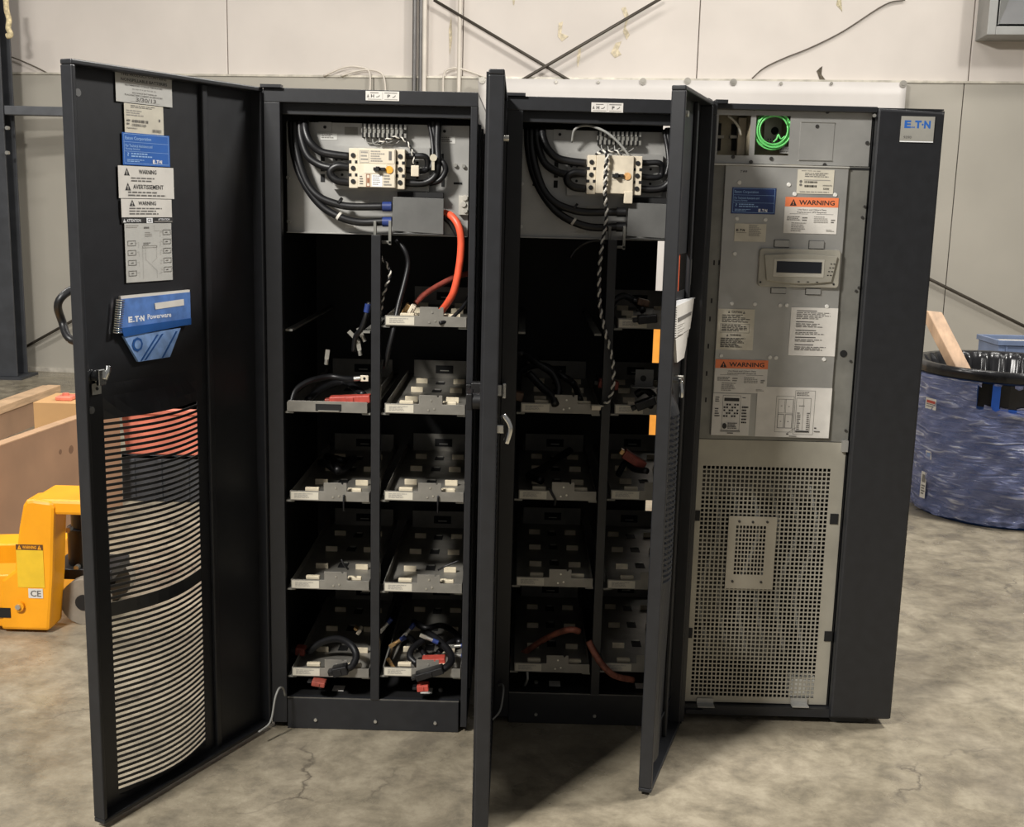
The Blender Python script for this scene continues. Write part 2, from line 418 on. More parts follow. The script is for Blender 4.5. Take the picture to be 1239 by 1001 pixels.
# white banner hung on the wall behind the cabinets
bx0, bzt = WF.pix(579, 95, .14); bx1, _ = WF.pix(1097, 98, .14)
bzb = .62
t = thing('hanging_banner', WF.pt((bx0+bx1)/2, bzb, .07), 'plain white vinyl banner hung behind the cabinets by grommets', 'banner')
mb = MB(WM); NX, NZ = 60, 20
xs = [bx0+(bx1-bx0)*i/NX for i in range(NX+1)]; zs = [bzb+(bzt-bzb)*j/NZ for j in range(NZ+1)]
def bw(x, z):
    s_ = (x-bx0)/(bx1-bx0); k = (z-bzb)/(bzt-bzb)
    return -.145 - ((.018*math.sin(s_*17+k*5)) + .016*math.sin((s_*9-k*9)) + .008*math.sin(s_*31+k*12))*(1-.95*k**3)
mb.grid(xs, zs, None, bw); ob = mb.build('banner_sheet', mat('white_vinyl', (206, 201, 196), .45, 0, .02, 3), t, solid=.002)
for q in ob.data.polygons: q.use_smooth = True
for u, v in ((583.5, 97), (778, 98.5), (832, 98), (887.5, 99.5), (1093, 101.5)):
    a, b = WF.pix(u, v, .15)
    MB().cyl(WF.pt(a, b, .14), WF.pt(a, b, .155), .026, 14).cyl(WF.pt(a, b, .154), WF.pt(a, b, .160), .013, 10).build('grommet', mat('grommet_steel', (150, 146, 138), .4, .5), t)
for u, v in ((673, 99), (724, 99.5), (945, 101), (1006, 101)):
    a, b = WF.pix(u, v, .15)
    MB().cyl(WF.pt(a, b, .13), WF.pt(a, b, .156), .012, 8).build('screw', MATS['grommet_steel'], t)

# air duct box at the top right
a0, b0 = WF.pix(1194, 42, .35); a1, _ = WF.pix(1330, 42, .35)
t = thing('wall_air_unit', WF.pt(a0+.6, b0, .2), 'grey metal air unit with hooded outlet high on the wall at right', 'air unit')
ACM = mat('air_unit_steel', (150, 150, 147), .45, .2, .05, 5); ACD = mat('air_unit_dark', (98, 98, 98), .5, .2, .05, 5)
fr = MB(WM)
for q in ((a0, a0+.06, b0, b0+1.2), (a0+1.34, a0+1.4, b0, b0+1.2)): fr.box(q[0], q[1], -.35, 0, q[2], q[3])
fr.box(a0+.06, a0+1.34, -.35, 0, b0, b0+.06).box(a0+.06, a0+1.34, -.35, 0, b0+1.14, b0+1.2); fr.build('frame', ACM, t, bevel=.004)
MB(WM).box(a0+.06, a0+1.34, -.10, -.05, b0+.06, b0+1.14).build('back_plate', ACD, t)
MB(WM).add([(a0+.07, -.35, b0+.07), (a0+.07, -.1, b0+.07), (a0+.07, -.1, b0+1.1), (a0+.07, -.35, b0+1.1), (a0+.3, -.12, b0+.6), (a0+.3, -.12, b0+1.1)], [(0, 4, 5, 3), (0, 1, 4), (1, 2, 5, 4)]).build('deflector_side', ACM, t, solid=.003)
MB(WM).add([(a0+.07, -.34, b0+.075), (a0+1.33, -.34, b0+.075), (a0+1.33, -.12, b0+.62), (a0+.3, -.12, b0+.62)], [(0, 1, 2, 3)]).build('deflector_plate', ACD, t, solid=.003)

# ================================================================== battery trays (prototype at its front left lower corner)
TW, TD = .230, .68
def make_tray(label_, reverse=False):
    t = thing('battery_tray', (0, 0, 0), label_, 'tray', 'battery trays in the two cabinets')
    mb = MB()
    mb.box(0, TW, .0015, TD, 0, .002)                                                    # floor
    mb.box(0, .0015, .0015, TD, .002, .026).box(TW-.0015, TW, .0015, TD, .002, .026)     # side walls
    mb.build('tray_pan', TRAYM, t)
    mb = MB()
    if not reverse:
        mb.prism([(0, 0), (TW, 0), (TW, .029), (.165, .029), (.165, .055), (.155, .055), (.155, .05), (.150, .05), (.150, .055), (.098, .055), (.098, .029), (0, .029)], 0, .0015)
    else:
        mb.prism([(0, .006), (.004, 0), (TW, 0), (TW, .032), (.004, .032), (0, .026)], 0, .0015)
    mb.build('front_lip', TRAYM, t, bevel=.0006)
    MB().prism([(.02, .002), (TW-.005, .002), (TW-.005, .062), (.02, .062)], TD-.0015, TD).build('back_plate', TRAYM, t)
    MB().box(.095, .155, TD-.004, TD-.0016, .018, .045).box(.11, .14, TD-.006, TD-.004, .026, .029, 1).build('back_slot', [DARK, BOLT], t)
    h = MB()
    for y in (.20, .37, .53):
        h.box(.105, .135, y, y+.05, .002, .0026).box(.112, .13, y+.046, y+.05, .0026, .006, 1)
    h.build('floor_slots', [DARK, BOLT], t, kind='stuff')
    if not reverse:
        for y in (.075, .185, .365, .545):
            for x in (.040, .164):
                if y < .1: MB().box(x, x+.041, .02, .034, .022, .034).box(x+.004, x+.037, .034, .05, .002, .028).build('spacer', FOAM, t, bevel=.003)
                else: MB().box(x, x+.038, y, y+.006, .002, .019).build('spacer', FOAM, t, bevel=.001)
        FL = LF((0, 0, 0), (1, 0, 0))
        label('paper_label', t, FL, (.003, .083, .003, .026), [('g', .12, .2, .9, .85, 4, INKL, 5)], PAPERB, px=False, off=.0003)
        for x, z in ((.133, .040), (.142, .016), (.125, .012)): MB().cyl((x, 0, z), (x, -.002, z), .0028, 8).build('rivet', BOLT, t)
    else:
        MB().box(.082, .156, -.0012, .0, .004, .024).box(.09, .15, -.004, -.0012, .003, .006, 1).build('handle_slot', [DARK, BOLT], t)
    return t
ZLt = [.972, .7095, .4405, .1665]; ZRt = [1.226, .974, .7165, .439, .1745]
XL, XR = .0595, .3335
C1 = Vector((0, 0, 0)); C2 = Vector((.6640, .0790, 0))
orders = ['topmost', 'second from top', 'third from top', 'fourth from top', 'bottom']
ol = {4: ['topmost', 'second from the top', 'second from the bottom', 'lowest'], 5: ['topmost', 'second from the top', 'middle', 'second from the bottom', 'lowest']}
rev = make_tray('zinc battery tray with a plain slotted lip, topmost left one in the left cabinet', True)
rev.location = C1+Vector((XL-.006, .006, ZLt[0]))
first = None; TRAYPOS = {}
for cn, C, zz in (('left', C1, None), ('middle', C2, None)):
    for colname, X, Zs in (('left', XL, ZLt), ('right', XR, ZRt)):
        for i, z in enumerate(Zs):
            TRAYPOS[(cn, colname, i)] = C+Vector((X, .006, z))
            if (cn, colname, i) == ('left', 'left', 0): continue
            lb = f'battery tray with cream spacers, {cn} cabinet, {colname} column, {ol[len(Zs)][i]}'
            pos = C+Vector((X, .006, z))
            if first is None: first = make_tray(lb); first.location = pos
            else: dup(first, pos, lb)

# ================================================================== doors
def door_frame(hinge, a):
    e = np.array([math.cos(a), -math.sin(a), 0]); n = np.array([math.sin(a), math.cos(a), 0])
    M = Matrix.Identity(4)
    for i in range(3): M[i][0] = e[i]; M[i][1] = n[i]; M[i][2] = (0, 0, 1)[i]; M[i][3] = (hinge[0], hinge[1], 0)[i]
    return e, n, M
def make_door(root, hinge, a, w_, z0, z1, s0, s1, groups, sheet=-.034, hole=None, seam=.205, u0=0, th=.002):
    e, n, M = door_frame(hinge, a)
    t = .036; fl = .012
    slots = []
    for zt, zb, k in groups:
        p = (zt-zb)/(k-1)
        for i in range(k):
            c_ = zt-p*i; slots.append((c_-p*.27, c_+p*.27))
    zs = sorted(set([z0+fl*.5, z1-fl*.5] + [round(q, 5) for s_ in slots for q in s_] + ([hole[2], hole[3]] if hole else []) + [groups[0][0]+.03, groups[0][0]+.06, groups[0][0]+.09, .05, .035]))
    xs = sorted(set([u0+fl*.5, w_-fl*.5] + [s0+(s1-s0)*i/10 for i in range(11)] + ([hole[0], hole[1]] if hole else [])))
    sl = sorted(slots)
    def skip(x, z):
        if hole and hole[0] < x < hole[1] and hole[2] < z < hole[3]: return True
        if s0 < x < s1:
            for q in sl:
                if q[0] < z < q[1]: return True
        return False
    ztop = groups[0][0]
    def wv(x, z):
        if not (s0 < x < s1): return sheet
        k = (x-s0)/(s1-s0); b = math.sin(k*math.pi)*.034
        f = min(1, max(0, (ztop+.09-z)/.09)); f = f*f*(3-2*f)
        f *= min(1, max(0, (z-.03)/.03))
        return sheet + b*f
    mb = MB(M); mb.grid(xs, zs, skip, wv)
    d = mb.build('door', BLACK, root, solid=th)
    f = MB(M)
    f.box(u0, w_, -t, 0, z1-fl, z1).box(u0, w_, -t, 0, z0, z0+fl).box(u0, u0+fl, -t, 0, z0+fl, z1-fl).box(w_-fl, w_, -t, 0, z0+fl, z1-fl)
    f.build('door_frame', BLACK, d, bevel=.003)
    MB(M).box(seam-.01, seam+.01, sheet, sheet+.012, z0+fl, z1-fl).build('stiffener', BLACK, d, bevel=.003)
    return d, e, n, M

DOOR1 = 2.0364; DOOR2 = 1.5653; DOOR3 = 1.8782
HC = 1.87
# ================================================================== battery cabinets
def battery_cabinet(C, W, lab, cat, dark_right, slit):
    OFF[0] = C
    root = thing('battery_cabinet', (0, 0, 0), lab, cat)
    D = .78
    f = MB()
    f.box(0, .045, 0, .03, 0.02, 1.83).build('front_post', BLACK, root, bevel=.002)
    MB().box(W-.019, W, 0, .03, 0.02, 1.83).build('front_post', BLACK, root, bevel=.002)
    MB().box(0, W, 0, .03, 1.83, HC-.002).box(0, W, .03, .05, 1.80, HC-.004).build('top_beam', BLACK, root, bevel=.002)
    MB().box(.045, W-.025, .004, .03, .0, .098).build('plinth', BLACK, root, bevel=.002)
    MB().box(.045, W-.025, .0035, .0075, .098, .1005).build('plinth_edge', mat('pale_steel_edge', (120, 118, 114), .4, .6, .1, 30), root)  # paler strip along the top front edge of the plinth
    MB().box(.0, W, .03, D, .085, .098).build('floor_pan', INNER, root)
    MB().box(0, W, .03, D, HC-.006, HC).build('top_panel', BLACK, root)
    MB().box(.004, W-(.06 if slit else .002), D-.01, D, .02, HC-.01).build('back_panel', INNER, root)
    MB().box(0, .004, .03, D, .0, HC-.01).build('side_panel', INNER, root)
    s_ = MB()
    if dark_right:
        s_.box(W-.004, W, .03, D, 1.79, HC-.008)
        s_.build('side_strip', GALV, root)
        MB().box(W-.006, W-.002, .03, D, 0.0, 1.79).build('side_panel', INNER, root)
        MB().box(W-.002, W+.052, D-.03, D, .0, 1.79).build('side_rib', BLACK, root)
        for y in (.10, .30, .55): MB().box(W-.002, W+.006, y, y+.02, .1, 1.79).build('side_rib', BLACK, root, bevel=.002)
    else:
        MB().box(W-.004, W, .03, D, 0.0, HC-.008).build('side_panel', INNER, root)
    MB().box(.295, .321, .0, .004, .1, 1.478).box(.295, .299, .004, .03, .1, 1.478).box(.317, .321, .004, .03, .1, 1.478).build('center_post', BLACK, root, bevel=.001)
    for x in (.047, .268, .3225, .541):                     # rails that carry the trays
        r_ = MB()
        for z in (ZLt if x < .3 else ZRt): r_.box(x, x+.024, .012, D-.02, z-.006, z-.0005)
        if x < .3: r_.box(x, x+.02, .03, D-.02, 1.2, 1.206)
        r_.build('tray_rails', GALVD, root)
    for x in (.13, .31, .49):
        MB().cyl((x, .004, .03), (x, -.001, .03), .005, 8).build('bolt', BOLT, root)
    LFp = LF((0, 0, 0), (1, 0, 0)); LFp.O = np.array(C)
    # little labels on the bottom pan
    for x in (.17, .44): MB().box(x, x+.035, .06, .10, .098, .0988).build('pan_label', PAPER, root)
    for x, y in ((.13, .08), (.50, .08)): MB().cyl((x, y, .098), (x, y, .106), .007, 6).build('bolt', BOLT, root)
    MB().box(-.022, .0, .022, .06, .02, HC-.004).build('gap_filler', BLACK, root)  # strip added to cover the bright gap between door hinge and post
    # hinge brackets
    MB().box(-.006, .05, -.012, .02, HC-.002, HC+.006).build('hinge_bracket', BLACK, root)
    OFF[0] = Vector((0, 0, 0))
    return root
W1 = .585
cab1 = battery_cabinet(C1, W1, 'tall black battery cabinet at left, its slotted door plastered with labels and a blue manual', 'cabinet', True, False)
cab2 = battery_cabinet(C2, W1, 'tall black middle cabinet with the long dangling wire and its door seen edge-on', 'cabinet', True, True)

def hp_label(root, C, u0, v0, u1, v1):
    F = LF((0, C[1], 0), (1, 0, 0))
    label('rating_label', root, F, ((u0, v0), (u1, v0+.8), (u1, v1+.8), (u0, v1)),
          [('tri', .07, .5, .07, .35, INKG), ('r', .14, .15, .38, .23, INKG), ('t', 'H', .16, .35, .25, .7, INK), ('l', [(.31, .62), (.38, .6), (.42, .45)], .08, INKG), ('r', .06, .83, .47, .9, INKL),
           ('r', .50, .1, .51, .9, INKL), ('r', .56, .15, .94, .23, INKG), ('t', 'P', .65, .35, .73, .7, INK), ('l', [(.8, .65), (.86, .58), (.89, .42)], .08, INKG), ('r', .56, .83, .95, .9, INKL)], PAPER, off=.0012)
hp_label(cab1, C1, 442.5, 110, 483, 121.5); hp_label(cab2, C2, 715.5, 124, 754, 135.5)

# ---- equipment panel with breaker, cables and cover; coordinates are read in the left cabinet and reused
def equipment(root, C, blue):
    OFF[0] = C
    YP = .10
    P = lambda u, v, y=YP: at(u, v, y=y)
    MB().box(.042, .558, YP, YP+.002, 1.478, 1.785).box(.042, .558, YP-.014, YP, 1.476, 1.4785).build('equipment_panel', GALV, root)
    pan = root.children[-1]
    for o in root.children:
        if o.name.startswith('equipment_panel'): pan = o
    for u, v in ((393.5, 154), (538, 159)):
        a = P(u, v); MB().box(a[0]-.018, a[0]+.018, YP-.004, YP, a[2]-.012, a[2]+.014).cyl((a[0], YP-.004, a[2]), (a[0], YP-.0075, a[2]), .0045, 8, 1).build('mount_tab', [GALV, DARK], pan)
    for u, v in ((349, 215), (350, 268), (551, 200), (561, 201)):
        a = P(u, v); MB().cyl((a[0], YP, a[2]), (a[0], YP-.01, a[2]), .0055, 8).build('bolt', BOLT, pan)
    for u0, v0, u1, v1 in ((388, 187, 393, 195), (388, 199, 393, 207.5), (388, 211, 393, 220), (533, 186, 537, 194), (534, 217, 538, 226)):
        a = P(u0, v1); b = P(u1, v0); MB().box(a[0], b[0], YP-.0015, YP, a[2], b[2]).build('panel_slot', DARK, pan)
    for u, v in ((367, 216.5), (554, 222)):
        a = P(u, v); MB().box(a[0]-.012, a[0]+.012, YP-.0015, YP, a[2]-.003, a[2]+.003).build('panel_slot', DARK, pan)
    F = LF((0, YP+C[1], 0), (1, 0, 0))
    for (u0, v0, u1, v1, mt_) in ((388, 161, 408, 169, PAPERG), (533, 165, 551, 173.5, PAPERG), (417, 154, 433, 163, GALVD)):
        a = P(u0, v1); b = P(u1, v0)
        label('panel_label', pan, LF((C[0], C[1]+YP, 0), (1, 0, 0)), (a[0], b[0], a[2], b[2]), [('g', .05, .12, .98, .9, 3, INKG, 3)] if mt_ is PAPERG else [], mt_, px=False, off=.0002)
    for (u0, v0, u1, v1) in ((430, 242, 446, 249), (418, 264, 430, 276)):
        a = P(u0, v1); b = P(u1, v0); MB().box(a[0], b[0], YP-.001, YP, a[2], b[2]).build('panel_label', PAPERG, pan)
    # breaker mounting plate
    a = P(403, 229, .08); b = P(520, 179, .08)
    MB().box(a[0], b[0], .075, .0775, a[2], b[2]).box(a[0], b[0], .0775, YP, a[2], a[2]+.003).box(a[0], b[0], .0775, YP, b[2]-.003, b[2]).build('breaker_plate', GALV, pan)
    for u, v in ((407, 193), (414, 193), (407, 214), (414, 211.5), (505, 197), (505, 215)):
        q = P(u, v, .075); MB().cyl((q[0], .076, q[2]), (q[0], .0735, q[2]), .004, 8).build('plate_hole', DARK, pan)
    # circuit breaker
    a = P(421.5, 227.5, .01); b = P(489.5, 180.5, .01)
    x0, x1, zb, zt = a[0], b[0], a[2], b[2]; w_ = x1-x0; h = zt-zb
    br = MB().box(x0, x0+.16*w_, .022, .075, zb, zt).box(x0+.16*w_, x0+.84*w_, .012, .075, zb+.003, zt).box(x0+.84*w_, x1, .022, .075, zb, zt).build('circuit_breaker', CREAM, root, bevel=.002)
    q = MB()
    for fx in (.075, .915):
        for fz in (.17, .5, .82): q.cyl((x0+fx*w_, .0215, zb+fz*h), (x0+fx*w_, .019, zb+fz*h), .0066, 12)
        for fz in (.335, .66):
            q.box(x0+fx*w_-.014, x0+fx*w_-.005, .0205, .0222, zb+fz*h-.004, zb+fz*h+.004); q.box(x0+fx*w_+.005, x0+fx*w_+.014, .0205, .0222, zb+fz*h-.004, zb+fz*h+.004)
    q.build('terminal_screws', DARK, br)
    MB().box(x0+.28*w_, x0+.68*w_, .0105, .0121, zb+.38*h, zb+.60*h).build('toggle_bezel', mat('pale_cream', (224, 216, 198), .5, 0, 0), br)
    MB().box(x0+.45*w_, x0+.66*w_, .002, .0108, zb+.45*h, zb+.53*h).box(x0+.50*w_, x0+.56*w_, -.006, .0108, zb+.43*h, zb+.55*h).build('toggle', DARK, br, bevel=.001)
    MB().cyl((x0+.73*w_, .0125, zb+.48*h), (x0+.73*w_, .009, zb+.48*h), .0105, 14).build('trip_button', mat('orange_button', (240, 168, 60), .45, 0, .1, 90) if blue else mat('faded_orange_button', (222, 170, 110), .5, 0, .1, 90), br)
    FB = LF((C[0], C[1]+.012, 0), (1, 0, 0))
    label('rating_plate', br, FB, (x0+.19*w_, x0+.82*w_, zb+.63*h, zb+.97*h), [('o', .02, .08, .28, .95, .03, INKL), ('g', .05, .15, .25, .9, 3, INKL, 2), ('g', .33, .08, .72, .95, 5, INKL, 8), ('r', .84, .1, .92, .75, INKG)], mat('cream_plate', (216, 206, 186), .5, 0, 0), px=False, off=.0004)
    label('rating_plate', br, FB, (x0+.19*w_, x0+.82*w_, zb+.04*h, zb+.36*h), [('g', .02, .15, .12, .9, 4, INKG, 4), ('o', .20, .0, .32, .98, .05, mat('brown_ink', (150, 96, 66), .6, 0, 0)), ('r', .23, .3, .29, .7, MATS['brown_ink']), ('r', .37, .04, .66, .96, WHITEI), ('g', .39, .1, .64, .9, 5, INKL, 6), ('g', .70, .04, .92, .96, 4, INKL, 7)], MATS['cream_plate'], px=False, off=.0004)
    # terminal block
    a = P(438, 167, .085); b = P(490, 151, .085); n = 9
    tb = MB().box(a[0], b[0], .07, YP, (a[2]+b[2])/2-.006, (a[2]+b[2])/2+.006).build('terminal_block', GALVD, pan)
    q = MB(); q2 = MB()
    for i in range(n+1):
        x = a[0]+(b[0]-a[0])*(i+.3)/(n+.6)
        q.box(x-.001, x+.001, .066, YP, a[2], b[2])
        q2.box(x+.003, x+.009, .068, .08, a[2]+.002, a[2]+.014).box(x+.003, x+.009, .068, .08, b[2]-.014, b[2]-.002)
    q.build('terminal_fins', DARK, pan); q2.build('terminal_screws', BOLT, pan)
    # hanging control wires under the block
    q = MB()
    for i in range(4):
        x = a[0]+.012+i*.019
        q.tube([(x, .075, a[2]+.006), (x+.004, .066, a[2]-.012-.003*(i % 3)), (x+.022, .07, a[2]-.014-.003*(i % 2)), (x+.038, .078, a[2]-.006)], .0016, 5)
    q.build('control_wires', GREYW, pan, kind='stuff')
    # black power cables
    R = .0112
    cabs = [[(369, 146, .075), (369.5, 158, .06), (375, 172, .05), (387, 183, .05), (402, 187, .05), (423, 189.5, .052)],
            [(363, 146, .08), (364, 165, .07), (372, 188, .06), (386, 199, .055), (400, 203, .05), (412, 202, .05), (423, 202, .05)],
            [(423, 202.5, .048), (409, 201, .045), (400.5, 206, .045), (401, 213, .045), (409, 219, .045), (423, 221, .05)],
            [(357, 146, .085), (357.5, 170, .075), (362, 195, .065), (372, 222, .058), (386, 238, .052), (404, 246, .05), (425, 250, .05), (468, 250, .05)],
            [(353, 146, .09), (354, 172, .08), (360, 202, .07), (372, 228, .06), (390, 250, .055), (412, 263, .05), (436, 269, .05), (468, 268, .05)]]
    for cpts in cabs:
        MB().tube([P(u, v, y) for u, v, y in cpts], R if blue else R*1.02, 10).build('power_cable', RUB, root)
    for v in (250, 268.5):
        a = P(463, v, .05); b = P(474, v, .05)
        MB().cyl(a, b, R*1.25, 12).build('cable_sleeve', BLUES if blue else RUB, root)
    for u, v in ((411, 244, ), (410, 261.5)):
        a = P(u, v, .05); MB().cyl(a-np.array([.003, 0, -.002]), a+np.array([.003, 0, -.002]), R*1.15, 10).build('cable_tie', WIREW if v > 250 else RUB, root)
    # right hand cables
    for cpts, r in (([(488, 189, .05), (500, 189, .05), (512, 189, .05), (517, 193, .055), (517, 203, .06), (512, 207, .055), (500, 207, .05), (488, 205, .05)], .0085),
                 ([(488, 221, .05), (505, 222, .05), (518, 220, .05), (527, 212, .05), (530, 198, .05), (529, 175, .06), (530, 146, .07)], .0105),
                 ([(519, 222, .055), (532, 218, .055), (539, 207, .055), (537, 198, .055), (531, 192, .06), (528, 180, .065), (525, 160, .07), (524, 146, .075)], .0085),
                 ([(521, 205, .04), (524, 190, .045), (523, 170, .06), (519, 148, .07)], .006)):
        MB().tube([P(u, v, y) for u, v, y in cpts], r, 9).build('power_cable', RUB, root)
    # box cover over the bus bars
    a = P(474.5, 282, .03); b = P(536, 240.5, .03)
    MB().prism([(a[0], a[2]+.006), (b[0]+.002, a[2]), (b[0]+.002, b[2]), (a[0]+.002, b[2]+.002)], .028, .03).box(a[0]+.002, b[0]+.002, .03, YP-.004, a[2]-.002, a[2]).box(a[0], a[0]+.002, .03, YP-.004, a[2]+.012, a[2]+.03).build('bus_cover', COVER, root, bevel=.001)
    q = P(482, 238.5, .09); q1 = P(537, 233.5, .09)
    MB().box(q[0], q1[0], .06, YP, q[2], q1[2]).build('bus_slot', DARK, pan)
    # clamp under the panel on the centre post
    a = P(455, 272, .04)
    MB().box(a[0]-.006, a[0]+.002, .03, .045, a[2]-.045, a[2]+.01).box(a[0]+.036, a[0]+.044, .03, .045, a[2]-.055, a[2]+.012).box(a[0]-.006, a[0]+.044, .03, .045, a[2]-.052, a[2]-.044).build('ground_clamp', GALVD, root, bevel=.001)
    # ground lugs at the right edge
    a = P(555, 260, .085); b = P(566, 237, .085)
    MB().box(a[0], a[0]+.027, .08, YP, a[2], b[2]).cyl((a[0]+.017, .08, a[2]+.048), (a[0]+.017, .074, a[2]+.048), .008, 10).cyl((a[0]+.013, .08, a[2]+.03), (a[0]+.013, .074, a[2]+.03), .008, 10).cyl((a[0]+.019, .08, a[2]+.012), (a[0]+.019, .074, a[2]+.012), .006, 10).build('ground_lug', mat('tin_lug', (190, 186, 176), .4, .3, .05, 30), pan, bevel=.001)
    OFF[0] = Vector((0, 0, 0))
equipment(cab1, C1, True); equipment(cab2, C2, False)

# twisted pairs
def twisted(name, pts, r, pitch, lab_, end=None):
    base = thing(name, Vector(pts[-1]), lab_, 'wire')
    P = [Vector(p) for p in catmull(pts, 14)]
    s_ = 0; A = []; B = []; prev = P[0]
    for i, p in enumerate(P):
        s_ += (p-prev).length; prev = p
        d = (P[min(i+1, len(P)-1)]-P[max(i-1, 0)]).normalized()
        a = Vector((0, 1, 0)); a = (a-d*a.dot(d)).normalized(); b = d.cross(a); t = s_/pitch*2*math.pi
        o = a*math.cos(t)*r + b*math.sin(t)*r
        A.append(p+o); B.append(p-o)
    MB().tube(A, r*.95, 6, sub=1).build('white_strand', WIREW, base)
    MB().tube(B, r*.95, 6, sub=1).build('black_strand', RUB, base)
    if end is not None: MB().box(-.016, .016, -.01, .01, -.012, .012).build('connector', CREAM, base, bevel=.002) if False else end(base)
    return base
def con(u, v, y, sx, sz):
    def f(base):
        a = at(u, v, y=y); MB().box(a[0]-sx, a[0]+sx, y-.012, y+.012, a[2]-sz, a[2]+sz).build('connector', CREAM, base, bevel=.002)
    return f
def A(*l): return [at(u, v, y=y) for u, v, y in l]
twisted('twisted_wire', A((458, 173, .06), (470, 168, .05), (482, 166, .05), (493, 173, .045), (499, 185, .04), (501, 198, .035)), .0022, .022, 'short black and white twisted wire from terminal block to white plug beside left breaker', con(502.5, 207, .035, .011, .015))
twisted('twisted_wire', A((459, 309, .05), (468, 320, .04), (472, 332, .035), (467, 347, .03), (463, 362, .03), (460, 382, .03)), .0028, .026, 'short black and white twisted wire hanging behind centre post of the left cabinet')
tw = C2[1]
twisted('twisted_wire', A((722, 186, .05+tw), (734, 184, -.0+tw), (733, 205, -.006+tw), (732, 235, .0+tw), (734, 262, .0+tw), (728, 300, .03), (725, 335, .03), (726, 370, .03), (732, 400, .02), (741, 435, .02), (742, 465, .02), (736, 485, .04), (726, 491, .065)), .0034, .03, 'long black and white twisted wire dangling down the middle cabinet to a cream plug', con(721, 493, .068, .014, .007))
twisted('twisted_wire', A((733, 183, .03+tw), (748, 184, .02+tw), (755, 196, .02+tw), (758, 215, .02+tw), (759, 230, .02+tw)), .0024, .024, 'short black and white twisted wire ending in a white plug right of the middle breaker', con(760, 239, .02+tw, .012, .017))
solo(MB().tube(A((692, 172, .07+tw), (696, 156, .05+tw), (712, 152, .05+tw), (735, 161, .04+tw), (755, 180, .04+tw), (766, 198, .04+tw), (774, 214, .05+tw)), .0038, 7), 'grey_wire', GREYW, 'grey wire arching over the terminal block of the middle cabinet', 'wire')
# key tag
ky = thing('key', at(524, 200, y=.03), 'brass-white key hanging on the cable right of the left breaker', 'key')
a = at(524.5, 191, y=.032); b = at(524, 206, y=.032)
MB().cyl(a, a+np.array([0, -.004, 0]), .010, 14).build('key_head', mat('pale_key_metal', (206, 198, 178), .4, .3, 0), ky)
MB().box(b[0]-.004, b[0]+.004, .029, .032, b[2], a[2]-.008).build('key_blade', MATS['pale_key_metal'], ky)
# orange cable hanging from the cover into the upper right tray
solo(MB().tube(A((538, 258, .07), (547, 262, .045), (555, 274, .03), (558, 292, .03), (556, 320, .03), (550, 350, .035), (542, 366, .06), (533, 378, .10)), .0105, 12), 'orange_cable', ORC, 'bright orange cable hanging from the grey cover in the left cabinet', 'cable')
solo(MB().tube(A((572, 330, .25), (552, 335, .2), (530, 346, .16), (513, 357, .12), (503, 367, .10)), .0085, 10), 'maroon_cable', REDL, 'dull red cable slanting into the upper right tray of the left cabinet', 'cable')
solo(MB().tube(A((536, 262, .06), (545, 270, .06), (554, 285, .06)), .008, 8), 'cover_cable', RUB, 'short black cable leaving the grey cover beside the orange one', 'cable')

# ---- door 1
e1n = np.array([math.sin(DOOR1), math.cos(DOOR1), 0]); e1 = np.array([math.cos(DOOR1), -math.sin(DOOR1), 0])
_n = np.array([math.sin(DOOR1), math.cos(DOOR1), 0]); _S = LF(_n*-.034, (-math.cos(DOOR1), math.sin(DOOR1), 0))
SL0, SL1 = -_S.pix(242, 620)[0], -_S.pix(130, 620)[0]
d1, e, n1, M1 = make_door(cab1, (0, 0), DOOR1, .658, .014, HC-.002, SL0, SL1, [(1.03, .572, 31), (.528, .067, 31)], seam=.205)
SH = -.034
D1F = LF(n1*(SH+.0025), -e1)
Q = lambda *a: tuple(a)
label('battery_notice', d1, D1F, ((139, 81), (207.5, 92), (208, 130), (140, 122.5)),
      [('t', 'THIS PRODUCT CONTAINS', .09, .12, .90, .20, INK), ('t', 'NONSPILLABLE BATTERIES', .09, .27, .91, .36, INK), ('t', 'RECOMMENDED STORAGE TEMPERATURE', .16, .45, .82, .50, INKG), ('t', '32 TO 77 F (0 TO 25 C)', .28, .56, .70, .61, INKG),
       ('t', 'RECHARGE BATTERIES BY', .28, .67, .72, .71, INKG), ('t', 'PLACE BATTERY CABINET IN SERVICE BY', .15, .74, .82, .79, INKG), ('t', '3/30/13', .34, .82, .70, .94, INKG), ('l', [(.24, .95), (.76, .95)], .01, INKL)], PAPERG, lab='grey-white notice about nonspillable batteries at the top of the door')
label('rating_label', d1, D1F, ((149.5, 124), (197, 130), (198, 164), (151, 160)),
      [('g', .16, .05, .8, .16, 2, INKG, 2), ('g', .05, .22, .6, .45, 3, INKL, 3), ('r', .87, .45, .91, .55, INKG), ('bar', .18, .54, .6, .64, INKG, 3), ('bar', .18, .68, .54, .77, INKG, 4), ('g', .05, .55, .15, .78, 2, INKG, 5), ('bar', .70, .82, .93, .93, INKG, 6), ('g', .05, .82, .4, .88, 1, INKL, 7)], PAPERB)
def support_label(nm, parent, F, rect, base, ink):
    it = [('o', .03, .03, .97, .95, .012, ink), ('t', 'Eaton Corporation', .06, .11, .60, .24, ink), ('r', .03, .28, .97, .29, ink), ('t', 'For Technical Assistance and', .06, .35, .62, .44, ink), ('t', 'Factory Service:', .06, .46, .36, .54, ink),
          ('r', .03, .57, .97, .58, ink), ('t', '?', .09, .61, .13, .73, ink), ('g', .17, .62, .66, .78, 2, ink, 4), ('g', .08, .82, .5, .92, 2, ink, 5)] + logo(.62, .80, .82, .92, WHITEI)
    return label(nm, parent, F, rect, it, base, lab='blue technical support sticker with white lettering')
support_label('support_label', d1, D1F, ((147, 161), (204.5, 163.5), (205.5, 202), (149, 199.5)), BLUEL, PBLUE)
